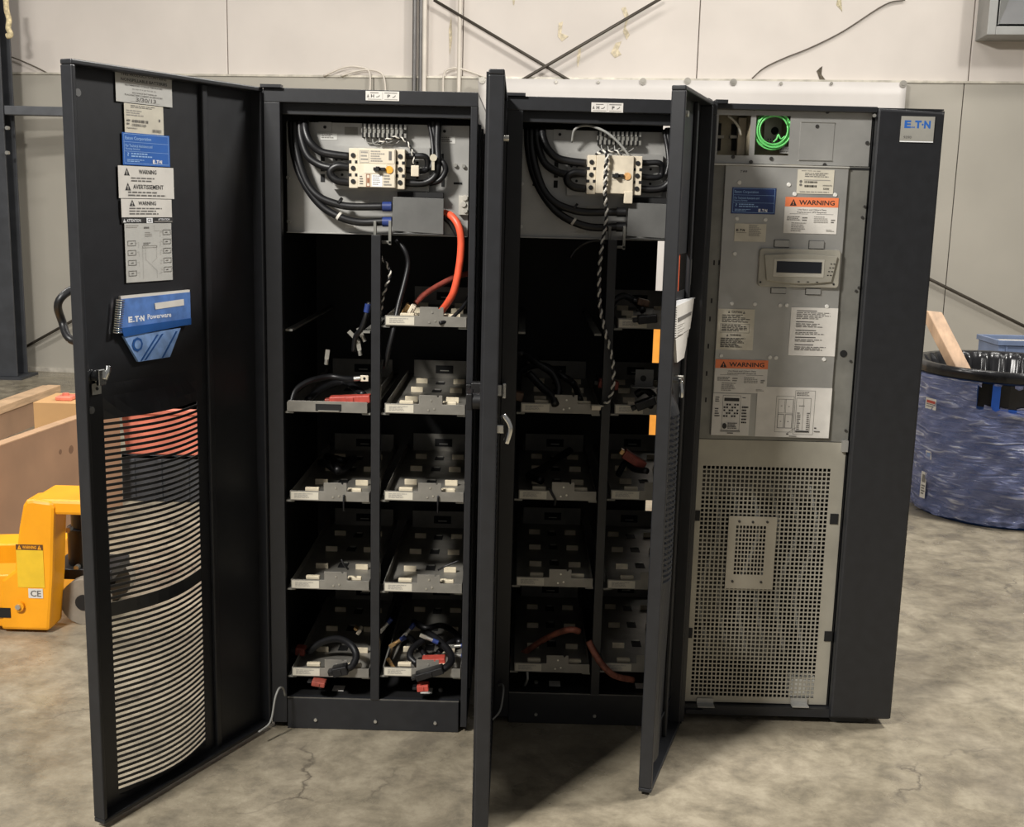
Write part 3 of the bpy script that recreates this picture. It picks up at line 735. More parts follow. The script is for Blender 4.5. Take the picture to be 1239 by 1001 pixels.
label('warning_label', d1, D1F, ((142, 200), (209.5, 203.5), (210.5, 241), (144, 239.5)),
      warn_tri(.15, .18, .10, .24) + [('t', 'WARNING', .36, .10, .68, .24, INK), ('g', .22, .35, .82, .52, 2, INKG, 3)] + warn_tri(.16, .64, .10, .24) + [('t', 'AVERTISSEMENT', .25, .57, .80, .71, INK), ('g', .16, .79, .9, .98, 2, INKG, 4)], PAPER, lab='white bilingual warning sticker')
label('warning_label', d1, D1F, ((146, 240), (207.5, 242), (207.5, 263), (147, 263)),
      warn_tri(.21, .22, .11, .36) + [('t', 'WARNING', .33, .12, .68, .34, INK), ('g', .15, .48, .85, .92, 3, INKG, 6)], PAPER, lab='smaller white warning sticker', off=.0022)
label('attention_strip', d1, D1F, ((147, 263.5), (209, 264), (209, 270), (147, 270)),
      warn_tri(.05, .5, .05, .7, WHITEI, INK) + [('t', 'ATTENTION', .09, .2, .36, .8, WHITEI), ('r', .47, .0, .59, 1, WHITEI), ('t', 'CE', .49, .15, .57, .85, INK), ('t', 'ATTENTION', .70, .1, .93, .5, WHITEI), ('r', .62, .65, .98, .8, INKL)], INK)
its = [('g', .03, .03, .3, .09, 2, INKL, 2), ('g', .4, .06, .56, .12, 1, INKG, 3), ('g', .42, .15, .58, .24, 3, INKL, 4), ('g', .38, .33, .56, .38, 2, INKG, 5), ('o', .36, .38, .67, .42, .008, INKL),
       ('l', [(.36, .42), (.36, .95)], .004, INKL), ('l', [(.42, .40), (.42, .62), (.66, .82), (.66, .95)], .004, INKL), ('l', [(.66, .40), (.66, .6), (.55, .68)], .004, INKL), ('l', [(.62, .03), (.62, .13), (.8, .13)], .004, INKL), ('l', [(.7, .88), (.8, .84)], .004, INKL)]
for i, y in enumerate((.29, .45, .62, .80)): its += [('o', .05, y, .22, y+.09, .008, INKG), ('r', .11, y+.04, .16, y+.055, INKG), ('l', [(.22, y+.05), (.28, y+.03), (.28, y+.12)], .004, INKL)]
for i, y in enumerate((.11, .27, .43, .60, .76)): its += [('o', .81, y, .98, y+.09, .008, INKG), ('r', .86, y+.04, .91, y+.055, INKG), ('l', [(.81, y+.05), (.75, y+.03), (.75, y+.12)], .004, INKL)]
label('wiring_diagram', d1, D1F, ((150.5, 270.5), (207, 270), (208.5, 339), (152.5, 342)), its, PAPERG, lab='printed battery wiring diagram')
# spiral manual in the door pocket
BLUEB = mat('manual_blue_cover', (86, 122, 184), .4, 0, .12, 30); BLUEP = mat('manual_pale_blue', (128, 160, 210), .45, 0, .14, 30); BLUED = mat('manual_dark_blue', (36, 84, 150), .4, 0, .04, 30)
tl, tr, brr, bl = [D1F.pix(*q, off=.012) for q in ((147, 362), (230, 353.5), (231, 393), (143, 404))]
t = thing('spiral_manual', D1F.pt(bl[0], bl[1]-.09, .0), 'blue spiral bound manual with white sticker tucked in the left door pocket', 'manual')
DM = D1F.mat()
MB(DM).prism([tl, tr, brr, bl], -.012, -.004).build('manual_cover', BLUEB, t)
MB(DM).prism([(tl[0]-.001, tl[1]), (tr[0], tr[1]), (tr[0], tr[1]+.006), (tl[0]-.001, tl[1]+.007)], -.011, -.004).build('page_edges', PAPER, t)
q = [D1F.pix(*p_, off=.0125) for p_ in ((147, 397), (231, 385), (231, 392.5), (222, 394), (150, 408))]
MB(DM).prism(q, -.0135, -.0121).build('title_band', BLUED, t)
q = [D1F.pix(*p_, off=.0125) for p_ in ((187, 367), (222, 362), (222.5, 369.5), (188, 374.5))]
MB(DM).prism(q, -.0135, -.0121).build('white_sticker', PAPER, t)
q = [D1F.pix(*p_, off=.010) for p_ in ((150, 407), (219, 397), (206, 432), (168, 438))]
lower = MB(DM).prism(q, -.0095, -.002).build('lower_flap', BLUEP, t)
for (pa, pb) in (((190, 405), (170, 437)), ((196, 404), (175, 436)), ((213, 401), (196, 433))):
    a, b = D1F.pix(*pa, off=.0105), D1F.pix(*pb, off=.0105)
    MB(DM).prism([a, (a[0]+.006, a[1]), (b[0]+.006, b[1]), b], -.0105, -.0096).build('flap_stripe', BLUED, lower)
a = D1F.pix(166.5, 417, off=.0105); MB(DM).cyl((a[0], -.0096, a[1]), (a[0], -.0108, a[1]), .018, 8).cyl((a[0], -.0108, a[1]), (a[0], -.0116, a[1]), .011, 12, 1).build('flap_emblem', [BLUED, BLUEP], lower)
a0_, b0_ = D1F.pix(155, 391, off=.0125); 
label('cover_lettering', t, D1F, (a0_, a0_+.055, b0_-.0, b0_+.016), logo(.02, .05, .98, .95, WHITEI), BLUEB, px=False, off=.0122, thick=.0003)
a0_, b0_ = D1F.pix(178, 387, off=.0125)
label('cover_lettering', t, D1F, (a0_, a0_+.085, b0_, b0_+.014), [('t', 'Powerware', .02, .05, .98, .95, WHITEI)], BLUEB, px=False, off=.0122, thick=.0003)
sp = MB(DM)
for i in range(15):
    k = (i+.5)/15; x = tl[0]+(bl[0]-tl[0])*k; z = tl[1]+(bl[1]-tl[1])*k
    sp.tube([(x-.014, -.008, z+.002), (x-.006, -.0165, z), (x+.008, -.0145, z-.001)], .0016, 5)
sp.build('spiral_binding', CHROME, t)
# latch of door 1
lt = MB(DM)
a = D1F.pix(120, 456, off=.01)
lt.cyl((a[0], 0, a[1]), (a[0], -.022, a[1]), .016, 14).box(a[0]-.02, a[0]+.004, -.03, -.02, a[1]-.018, a[1]+.02)
b = D1F.pix(131, 443, off=.03)
lt.tube([(a[0], -.028, a[1]-.004), ((a[0]+b[0])/2, -.032, (a[1]+b[1])/2), (b[0], -.03, b[1])], .008, 8)
lt.build('latch', CHROME, d1, bevel=.002)
a = D1F.pix(117, 470.5, off=.003); MB(DM).box(a[0]-.014, a[0]+.014, -.004, 0, a[1]-.014, a[1]+.013).cyl((a[0], -.004, a[1]), (a[0], -.006, a[1]), .004, 8, 1).build('latch_plate', [BOLT, DARK], d1, bevel=.001)
for u, v in ((107, 496), (90, 112)):
    a = D1F.pix(u, v); MB(DM).cyl((a[0], 0, a[1]), (a[0], -.012, a[1]), .009, 10).build('door_bumper', mat('grey_rubber', (90, 90, 90), .6, 0, 0), d1)
# earth wire at the foot of door 1
solo(MB().tube(A((345, 842, -.01), (343, 834, -.03), (338, 833, -.05), (333, 845, -.07), (329, 868, -.08), (324, 878, -.09), (313, 886, -.12)), .0032, 6), 'earth_wire', GREYW, 'thin grey earth wire looping between left cabinet foot and its door', 'wire')
solo(MB().tube([at(u, v, y=y) for u, v, y in ((603, 829, .07), (608, 829, .05), (609, 838, .02), (605, 860, -.01), (596, 871, -.04))], .0032, 6), 'earth_wire', GREYW, 'thin grey earth wire at the foot of the middle cabinet door', 'wire')

# ---- door 2 (seen edge-on)
d2, *_r = make_door(cab2, (C2[0], C2[1]), DOOR2, .658, .014, HC-.002, SL0, SL1, [(1.03, .572, 31), (.528, .067, 31)], th=.007)  # sheet made thicker so its slots let less light onto the floor
e2, n2, M2 = door_frame((C2[0], C2[1]), DOOR2)
MB(M2).box(.56, .60, SH, SH+.05, 1.03, 1.05).tube([(.62, .012, 1.08), (.62, .03, 1.05), (.62, .022, 1.01)], .008, 8).build('latch', CHROME, d2, bevel=.002)
MB(M2).cyl((.61, -.036, 1.11), (.61, -.06, 1.11), .02, 12).box(.55, .63, -.075, -.06, 1.09, 1.13).build('outer_handle', RUB, d2, bevel=.003)
MB(M2).cyl((.61, 0, 1.72), (.61, .012, 1.72), .007, 8).build('door_bumper', BOLT, d2)

# ================================================================== UPS cabinet
UX, UY, UW = 1.2516, .1183, .643
ups = thing('power_cabinet', (UX, UY, 0), 'tall black cabinet at right with grey metal panels and a square mesh grille', 'cabinet')
YU = UY+.032
DU = .80
MB().box(UX, UX+.004, UY+.01, UY+DU, .03, HC-.004).build('side_panel', BLACK, ups)
MB().box(UX+UW-.03, UX+UW, UY+.004, UY+DU, .03, HC-.012).build('side_panel', BLACK, ups)
MB().box(UX, UX+UW, UY+DU-.004, UY+DU, .03, HC-.012).build('back_panel', INNER, ups)
MB().box(UX, UX+UW, UY+.01, UY+DU, HC-.010, HC-.006).build('top_panel', BLACK, ups)
MB().box(UX, UX+.455, UY+.004, UY+.034, 1.850, HC-.004).build('top_beam', BLACK, ups, bevel=.002)
MB().box(UX, UX+.455, UY+.01, UY+DU, .024, .052).box(UX+.455, UX+UW-.03, UY+.032, UY+DU, .03, .052).build('base', BLACK, ups)  # second box added behind the fascia to hide light from the floor
MB().box(UX+.4525, UX+.455, UY+.034, UY+.4, .052, 1.85).build('light_baffle', INNER, ups)  # plate added inside to stop light leaking in beside the fascia
for x, y in ((UX+.02, UY+.1), (UX+.47, UY+.03), (UX+.02, UY+.65), (UX+.47, UY+.65)): MB().prism([(x, .0), (x+.10, .0), (x+.12, .03), (x-.02, .03)], y, y+.08).build('foot', BLACK, ups, bevel=.002)
MB().box(UX-.004, UX+.03, UY-.016, UY+.02, HC-.006, HC+.004).build('hinge_bracket', BLACK, ups)
MB().box(UX+.008, UX+.06, UY+.0, UY+.03, .030, .042).build('hinge_bracket', BLACK, ups)
# black fascia with the badge
MB().prism([(UX+.455, .026), (UX+UW, .026), (UX+UW, HC-.014), (UX+.455, HC-.008)], UY, UY+.03).build('fascia_panel', BLACK, ups, bevel=.007)
fas = [o for o in ups.children if o.name.startswith('fascia')][0]
UF = LF((0, UY, 0), (1, 0, 0))
label('maker_badge', fas, UF, ((1090.5, 140), (1131, 142), (1128.5, 173), (1088.5, 171.5)), [('r', 0, .96, 1, 1, WHITEI)] + logo(.10, .16, .88, .46, LOGOB) + [('t', '9390', .10, .76, .34, .87, INKG)], mat('silver_badge', (172, 170, 162), .4, .3, .03, 20), lab='silver badge with blue maker lettering', off=.001, thick=.003)
a = UF.pix(1057.5, 140); MB().cyl((a[0], UY, a[1]), (a[0], UY-.006, a[1]), .005, 8).build('fascia_screw', BOLT, fas)
PF = LF((0, YU, 0), (1, 0, 0)); PM = PF.mat()
# upper panel with two windows
px = lambda u, v, off=0: PF.pix(u, v, off)
x0, x1, zt, zb = UX+.009, UX+.449, 1.852, 1.702
wa = (px(870, 138)[0], px(909, 138)[0], px(890, 188)[1], px(890, 139.5)[1])
wb = (px(915.5, 138)[0], px(957, 138)[0], px(935, 188)[1], px(935, 140)[1])
xs = sorted([x0, x1, wa[0], wa[1], wb[0], wb[1]]); zs = sorted(set([zb, zt, wa[2], wa[3], wb[2], wb[3]]))
MB(PM).grid(xs, zs, lambda x, z: (wa[0] < x < wa[1] and wa[2] < z < wa[3]) or (wb[0] < x < wb[1] and wb[2] < z < wb[3])).build('upper_panel', GALV, ups, solid=-.002)
uppan = [o for o in ups.children if o.name.startswith('upper_panel')][0]
for u0, v0, u1, v1 in ((966, 149, 1010, 193),):
    a = px(u0, v1); b = px(u1, v0)
    MB(PM).box(a[0], b[0], -.002, 0, a[1], b[1]).box(a[0], b[0], -.004, 0, b[1], b[1]+.002, 1).box(a[0], b[0], -.004, 0, a[1]-.002, a[1], 1).build('knockout_plate', [GALV, BOLT], uppan)
for u, v in ((912.5, 132), (1001, 135.5), (887, 190), (933, 192), (908.5, 196), (997.5, 199.5), (988.5, 153), (1049, 173)):
    a = px(u, v); MB(PM).cyl((a[0], 0, a[1]), (a[0], -.004, a[1]), .0055, 8).build('panel_screw', mat('dark_screw', (70, 68, 66), .4, .5, 0), uppan)
# compartment behind the windows
BEI = mat('yellowish_chassis', (176, 166, 142), .5, .2, .12, 18)
MB(PM).box(x0, x1, .12, .122, zb-.02, zt+.004).box(x0, x1, .002, .12, zb-.02, zb-.018).box(wa[1]+.004, wa[1]+.006, .002, .12, zb, zt).build('compartment', BEI, ups)
comp = [o for o in ups.children if o.name.startswith('compartment')][0]
for (u0, v0, u1, v1) in ((868, 149, 874, 163), (868, 167, 873.5, 182), (886, 150, 894, 163), (886, 167, 893, 182)):
    a = px(u0, v1, -.1); b = px(u1, v0, -.1); MB(PM).box(a[0], b[0], .112, .12, a[1], b[1]).build('connector_slot', DARK, comp)
for u in (870.5, 889.5):
    a = px(u, 165.5, -.1); MB(PM).box(a[0]-.014, a[0]+.014, .104, .118, a[1]-.004, a[1]+.004).build('slot_clip', WIREW, comp)
a = px(900, 188, -.1); b = px(898, 143, -.1); MB(PM).box(px(893, 150, -.1)[0], px(903, 150, -.1)[0], .09, .118, a[1], b[1]).build('guide_rail', CREAM, comp)
MB().tube([PF.pt(*px(u, v, -.05), -.05) for u, v in ((881, 140), (888, 146), (894, 155), (896, 164))], .004, 7).build('ribbon_wire', WIREW, comp)
a = px(939, 158, -.08); MB(PM).box(a[0]-.03, a[0]+.02, .10, .118, a[1]-.05, a[1]+.05).cyl((a[0], .1, a[1]), (a[0], .095, a[1]), .011, 12, 1).build('socket_plate', [mat('pale_steel', (190, 186, 176), .4, .4, .1, 30), DARK], comp)
q = MB(PM)
for i in range(5):
    for j in range(4): q.cyl((a[0]-.018+i*.008, .0995, a[1]-.045+j*.007), (a[0]-.018+i*.008, .098, a[1]-.045+j*.007), .002, 6)
q.build('vent_dots', DARK, comp)
# coil of green wire in the second window
g = thing('green_wire_coil', PF.pt(*px(937, 190, -.02), -.02), 'coil of bright green wire in the second window of the power cabinet', 'wire coil')
c0 = px(936.5, 158, -.0); rx = .047
for i in range(7):
    rr = rx*(.86+.045*i); ph = random.uniform(0, 1)
    MB().tube([PF.pt(c0[0]+.002*math.sin(i*2)+rr*math.cos(t*math.pi/8+ph), c0[1]+.002*math.cos(i*3)+rr*math.sin(t*math.pi/8+ph), -.004-.005*(i % 4)) for t in range(17)], .0026, 6, sub=2).build('wire_loop', GREENW, g)
MB().tube([PF.pt(*px(u, v, -.01), -.012) for u, v in ((936, 172), (940, 168), (942, 163), (945, 168), (950, 165))], .0026, 6).build('wire_loop', GREENW, g)
# main instrument panel
a = px(876, 202); b = px(1026, 207); c = px(860, 527); d_ = px(1003.5, 531)
mx0, mx1, mzb, mzt = (px(876.5, 204, .01)[0]+px(861, 525, .01)[0])/2, (px(1026, 207, .01)[0]+px(1003.5, 530, .01)[0])/2, .907, 1.696
MB(PM).box(UX+.006, UX+.452, 0, .003, .895, 1.700).build('panel_strip', GALVD, ups)
mp = MB(PM).box(mx0, mx1, -.010, -.0002, mzb, mzt).build('instrument_panel', GALV, ups, bevel=.0015)
MB(PM).box(UX+.004, mx1-.0, -.014, 0, mzt, mzt+.004).build('panel_ledge', mat('bright_edge', (206, 204, 196), .35, .4, 0), ups)
MB(PM).box(mx1+.006, UX+.452, -.001, 0, 1.691, 1.698).build('ledge_gap', DARK, ups)
for v, u in ((343, 864), (382, 861), (419, 858), (455, 856), (485, 854), (392, 862)):
    pass
for u, v in ((861, 364), (859, 386), (857, 419), (855, 452), (854, 484), (870, 318), (864, 318)):
    a = px(u, v); MB(PM).box(a[0]-.0022, a[0]+.0022, -.001, 0, a[1]-.007, a[1]+.007).build('strip_slot', DARK, ups)
a = px(1020.5, 428); MB(PM).cyl((a[0], 0, a[1]), (a[0], -.002, a[1]), .0105, 20).build('round_hole', DARK, ups)
for u, v in ((1046, 250), (1043, 263), (1039, 348), (1035.5, 352), (1029, 437), (1023, 521)):
    a = px(u, v); MB(PM).cyl((a[0], .002, a[1]), (a[0], -.004, a[1]), .004, 8).build('strip_screw', MATS['dark_screw'], ups)
IF = LF((0, YU-.0102, 0), (1, 0, 0)); IM = IF.mat()
ip = lambda u, v, off=0: IF.pix(u, v, off)
for u, v in ((894.5, 221), (954.5, 223.5), (961.5, 235), (1010.5, 236), (891.5, 264.5), (926, 266), (889, 307), (885.5, 367.5), (913.5, 368), (944, 369.5), (952, 369.5), (1000.5, 371), (872.5, 430.5), (931.5, 432.5), (939, 433), (997, 435)):
    a = ip(u, v); MB(IM).cyl((a[0], 0, a[1]), (a[0], -.003, a[1]), .0062, 12, r2=.005).build('panel_rivet', mat('white_nylon', (222, 220, 214), .4, 0, 0), mp)
a = ip(900, 207.5); label('panel_marking', mp, IF, (a[0]-.012, a[0]+.012, a[1]-.004, a[1]+.004), [('t', '7 W9', .1, .1, .9, .9, INK)], GALV, px=False, off=.0001, thick=.0002)
support_label('support_label', mp, IF, ((886.5, 226), (939.5, 228.5), (937.5, 260), (884, 258)), NAVYL, PBLUE)
label('rating_label', mp, IF, ((965.5, 204.5), (1009.5, 206), (1008, 235.5), (963.5, 234)), [('g', .1, .05, .9, .1, 1, INKG, 1), ('g', .2, .14, .85, .34, 3, INKG, 2), ('r', .18, .42, .9, .45, INKL), ('c', .1, .5, .04, .06, INKG), ('bar', .2, .48, .55, .56, INK, 2), ('c', .1, .64, .04, .05, INKG), ('bar', .2, .64, .54, .73, INK, 3), ('bar', .7, .62, .95, .67, INKG, 4), ('bar', .72, .74, .88, .82, INK, 5), ('g', .08, .9, .95, .96, 1, INKL, 6)], PAPERB)
def big_warning(nm, parent, F, rect, lab_):
    rest = [('r', 0, 0, 1, .265, ORANL)] + warn_tri(.155, .145, .13, .19, INK, ORANL) + [('t', 'WARNING', .26, .075, .93, .21, INK), ('t', 'Use Eaton and Others Data', .25, .32, .78, .36, INK), ('t', 'Replacement UPS Required', .24, .39, .78, .44, INK),
        ('r', .10, .455, .44, .465, INKG), ('r', .60, .455, .92, .465, INKG), ('g', .05, .53, .30, .66, 3, INKG, 2), ('g', .34, .55, .48, .68, 2, INKG, 3), ('g', .56, .52, .84, .72, 4, INKL, 4), ('g', .88, .6, .97, .72, 2, INKG, 5), ('g', .14, .70, .44, .97, 5, INKL, 6), ('g', .8, .88, .95, .95, 2, INKL, 8)]
    return label(nm, parent, F, rect, rest, PAPER, lab=lab_)
big_warning('warning_label', mp, IF, ((950.5, 237.5), (1015, 240.5), (1011.5, 284), (947.5, 281.5)), 'white warning sticker with orange header near the top')
label('maker_label', mp, IF, ((889.5, 270), (927.5, 271.5), (926, 293), (888, 292)), logo(.05, .30, .32, .44, INK) + [('r', .06, .5, .38, .52, INKG), ('g', .45, .06, .86, .72, 9, INKL, 3)], PAPERB)
# display with bezel
F4 = lambda off: [ip(u, v, off) for u, v in ((919, 300), (1018, 303.5), (1014, 350.5), (914, 343))]
a = ip(918, 322, .01); b = ip(1016, 326, .01); cz = (a[1]+b[1])/2
bx0, bx1 = a[0], b[0]; zt_, zb_ = ip(968, 301.5, .01)[1], ip(965, 347.5, .01)[1]
def rrect(x0, x1, z0, z1, r, n=4):
    P = []
    for cx, cz_, s_ in ((x1-r, z1-r, 0), (x0+r, z1-r, 1), (x0+r, z0+r, 2), (x1-r, z0+r, 3)):
        for i in range(n+1):
            t = (s_+i/n)*math.pi/2; P.append((cx+r*math.cos(t), cz_+r*math.sin(t)))
    return P
BEZ = mat('silver_plastic', (166, 162, 150), .4, .25, .04, 20)
pod = MB(IM).prism(rrect(bx0, bx1, zb_, zt_, .01), -.012, 0).build('display_pod', BEZ, ups, bevel=.002)
# bowed raised face
N = 14; P1 = []
ww = bx1-bx0; hh = zt_-zb_
for i in range(N+1):
    k = i/N; P1.append((bx0+.055*ww+k*.90*ww, zt_-.17*hh+.05*hh*math.sin(k*math.pi)*1.0))
for i in range(N+1):
    k = 1-i/N; P1.append((bx0+.10*ww+k*.80*ww, zb_+.16*hh-.07*hh*math.sin(k*math.pi)))
MB(IM).prism(P1, -.020, -.012).build('display_face', BEZ, pod, bevel=.002)
sx0, sz1 = ip(940, 316, .02); sx1, sz0 = ip(993.5, 331, .02)
MB(IM).box(sx0-.009, sx1+.008, -.0215, -.0195, sz0-.012, sz1+.007).build('screen_surround', mat('pale_silver_plastic', (190, 186, 174), .4, .2, 0), pod, bevel=.001)
MB(IM).box(sx0, sx1, -.0225, -.0214, sz0, sz1).build('screen', mat('dark_screen', (32, 34, 40), .15, 0, 0), pod)
for i in range(4):
    z = ip(1003, 319.5+i*4.6, .02)[1]; x = ip(1008-i*1.1, 320, .02)[0]
    MB(IM).box(x-.0075, x-.003, -.0212, -.0198, z-.0012, z+.0012).box(x+.001, x+.006, -.0212, -.0198, z-.0012, z+.0012).build('key_legend', INK, pod)
for i in range(4):
    x = ip(955+i*11.2, 341, .02)[0]; z = ip(966, 341, .02)[1]; MB(IM).box(x-.003, x+.003, -.0212, -.0198, z-.0012, z+.0012).build('soft_key', DARK if i else BEZ, pod)
for u, v in ((920, 341.5), (1008.5, 344)):
    a = ip(u, v, .012); MB(IM).cyl((a[0], -.012, a[1]), (a[0], -.014, a[1]), .003, 8).build('pod_screw', DARK, pod)
for u0, v0, u1, v1 in ((937, 291, 955, 299), (979, 292, 997, 301), (933, 349, 951, 355), (975, 350, 993, 356.5)):
    a = ip(u0, v1, .004); b = ip(u1, v0, .004)
    MB(IM).box(a[0]-.0015, b[0]+.0015, -.0006, 0, a[1]-.001, b[1]+.001, 1).box(a[0], b[0], -.006, -.0006, a[1]+.001, b[1]).build('pod_bracket', [GALV, DARK], mp)
label('caution_label', mp, IF, ((869, 373.5), (913.5, 374.5), (910.5, 424), (866, 423)), warn_tri(.30, .07, .06, .06) + warn_tri(.71, .08, .06, .06) + [('t', 'CAUTION', .37, .05, .65, .10, INK), ('g', .12, .14, .92, .34, 6, INK, 3), ('o', .08, .36, .88, .58, .006, INKG), ('g', .12, .38, .86, .56, 5, INK, 4)] + warn_tri(.29, .64, .06, .06) + [('t', 'WARNING', .36, .61, .66, .66, INK), ('g', .11, .71, .84, .95, 7, INK, 6)], PAPERB)
label('instruction_sheet', mp, IF, ((957, 372), (1013.5, 373), (1010.5, 431), (954, 430.5)), [('t_', 0)][:0] + [('r', .12, .06, .55, .075, INK), ('g', .12, .1, .85, .25, 5, INKG, 2), ('r', .12, .29, .5, .305, INK), ('g', .12, .33, .85, .42, 3, INKG, 3), ('r', .12, .465, .56, .48, INK), ('g', .12, .51, .8, .57, 2, INKG, 4), ('r', .12, .61, .56, .625, INK), ('g', .12, .66, .8, .72, 2, INKG, 5), ('r', .12, .765, .52, .78, INK), ('g', .12, .81, .85, .90, 3, INKG, 6)], PAPER)
big_warning('warning_label', mp, IF, ((866, 434.5), (929, 436.5), (927.5, 477), (863.5, 474)), 'white warning sticker with orange header near the bottom')
label('connection_diagram', mp, IF, ((863, 476), (908, 477), (906, 527), (860.5, 526)), [('o', .26, .04, .74, .90, .008, INKG), ('r', .3, .10, .70, .18, INK), ('g', .06, .08, .17, .22, 3, INK, 2), ('g', .06, .35, .2, .58, 4, INK, 3), ('g', .78, .08, .9, .12, 1, INK, 4), ('g', .78, .30, .98, .74, 6, INK, 5)] +
      [('r', .29+.07*i, .24+.07*j, .34+.07*i, .28+.07*j, INK) for i in range(6) for j in range(5) if (i+j) % 3] + [('c', .34, .78, .06, .07, INK), ('g', .42, .70, .70, .86, 4, INK, 6), ('o', .24, .88, .76, .92, .01, INKG), ('r', .42, .94, .58, .96, INK)], PAPER)
label('layout_diagram', mp, IF, ((917, 468.5), (1006, 469), (1003.5, 530), (913, 528.5)), [('o', .26, .18, .50, .90, .006, INKG), ('o', .29, .24, .49, .82, .006, INKG), ('o', .29, .24, .38, .52, .006, INKG), ('o', .39, .24, .49, .52, .006, INKG), ('o', .29, .54, .38, .82, .01, INKG), ('o', .39, .54, .49, .82, .01, INKG),
      ('r', .325, .37, .345, .38, INK), ('r', .425, .38, .445, .39, INK), ('r', .325, .68, .345, .69, INK), ('r', .425, .68, .445, .69, INK), ('o', .51, .06, .78, .94, .006, INKG), ('g', .53, .09, .70, .18, 3, INKG, 2), ('o', .53, .21, .73, .90, .006, INKG), ('l', [(.63, .22), (.63, .88)], .005, INKG),
      ('g', .57, .36, .68, .39, 1, INKG, 3), ('g', .55, .5, .60, .86, 9, INKG, 4), ('g', .68, .5, .73, .86, 9, INKG, 5), ('r', .54, .86, .72, .885, INK), ('l', [(.42, .93), (.54, .8)], .006, INKG), ('r', .42, .925, .45, .945, INK), ('r', .46, .97, .56, .98, INK), ('r', .79, .79, .82, .81, INK), ('r', .79, .86, .87, .88, INKG)], PAPER, off=.0012)
# perforated grille
gz0, gz1 = .056, .893
gx0, gx1 = UX+.007, UX+.449
nxh, nzh = 30, 55
hx0, hx1, hz0, hz1 = px(851, 563)[0], px(1005, 568)[0], px(838, 841)[1], px(851, 563.5)[1]
def comb(a, b, n, edge0, edge1, duty=.68):
    p_ = (b-a)/(n-1+duty); out = [edge0]
    for i in range(n): out += [a+p_*i, a+p_*i+p_*duty]
    return out+[edge1]
xs = comb(hx0, hx1, nxh, gx0, gx1); zs = comb(hz0, hz1, nzh, gz0, gz1)
FGX0, FGX1, FGZ0, FGZ1 = px(886, 660)[0], px(927, 660)[0], px(905, 702)[1], px(905, 634)[1]
mb = MB(PM); nx = len(xs)
vs = [(x, 0, z) for z in zs for x in xs]
fs = [(j*nx+i, j*nx+i+1, (j+1)*nx+i+1, (j+1)*nx+i) for j in range(len(zs)-1) for i in range(nx-1) if not (i % 2 == 1 and j % 2 == 1) and not (FGX0 < (xs[i]+xs[i+1])/2 < FGX1 and FGZ0 < (zs[j]+zs[j+1])/2 < FGZ1)]
mb.add(vs, fs)
gp = mb.build('perforated_panel', mat('grille_steel', (166, 162, 150), .45, .35, .06, 8), ups, solid=-.0008)
for u, v in ((842, 624), (1009, 628), (833, 766), (1002, 770)):
    a = px(u, v); MB(PM).box(a[0]-.012, a[0]+.012, -.003, .004, a[1]-.016, a[1]+.016).build('grille_notch', DARK, ups)
for u, v in ((854, 852), (968, 852)):
    a = px(u, v, .02); MB(PM).box(a[0]-.026, a[0]+.026, -.03, -.003, a[1]-.008, a[1]-.005).box(a[0]-.026, a[0]+.026, -.006, -.003, a[1]-.008, a[1]+.012).build('grille_tab', GALV, gp)
a = px(1021, 539, .0); MB(PM).box(a[0]-.008, a[0]+.01, -.012, 0, a[1]-.018, a[1]+.016).build('grille_clip', GALV, gp)
# small framed grille
fa = px(876, 712, .006); fb = px(940, 626, .006)
ha = px(884.5, 695, .006); hb = px(929, 637, .006)
fx0, fx1 = (px(875.5, 712, .006)[0]+px(883.5, 626, .006)[0])/2, (px(940, 628, .006)[0]+px(935, 714, .006)[0])/2
xs = comb(fx0+.024, fx1-.024-.008, 9, fx0, fx1); zs = comb(ha[1], hb[1], 12, fa[1], fb[1])
mb = MB(PM); nx = len(xs)
mb.add([(x, -.006, z) for z in zs for x in xs], [(j*nx+i, j*nx+i+1, (j+1)*nx+i+1, (j+1)*nx+i) for j in range(len(zs)-1) for i in range(nx-1) if not (i % 2 == 1 and j % 2 == 1)])
fg = mb.build('framed_grille', mat('grille_frame_steel', (176, 170, 156), .45, .3, .05, 8), gp, solid=-.001)
for fx, fz in ((.22, .93), (.5, .925), (.8, .93), (.15, .1), (.75, .1)):
    MB(PM).cyl((fx0+(fx1-fx0)*fx, -.006, fa[1]+(fb[1]-fa[1])*fz), (fx0+(fx1-fx0)*fx, -.009, fa[1]+(fb[1]-fa[1])*fz), .004, 8).build('grille_screw', MATS['dark_screw'], gp)
# what shows through the mesh
def inside(x0, x1, z0, z1, y0, y1, mt_, nm): MB(PM).box(UX+x0, UX+x1, y0, y1, z0, z1).build(nm, mt_, ups, bevel=.003)
CHD = mat('dim_chassis', (70, 67, 62), .6, .1, .15, 20)
inside(.02, .43, .70, .79, .05, .10, CHD, 'heat_sink'); inside(.03, .12, .30, .58, .06, .14, CHD, 'capacitor_box'); inside(.05, .30, .17, .26, .07, .13, CHD, 'transformer')
inside(.34, .42, .07, .13, .02, .08, mat('pale_bag', (190, 188, 180), .4, 0, .2, 30), 'filter_corner')
q = MB()
for i in range(6):
    x = UX+.06+i*.06; q.tube([(x, YU+.05, .75), (x+.03, YU+.035, .6), (x-.02, YU+.04, .4), (x+.02, YU+.05, .2)], .006, 6)
q.build('loom', GREYW, ups)
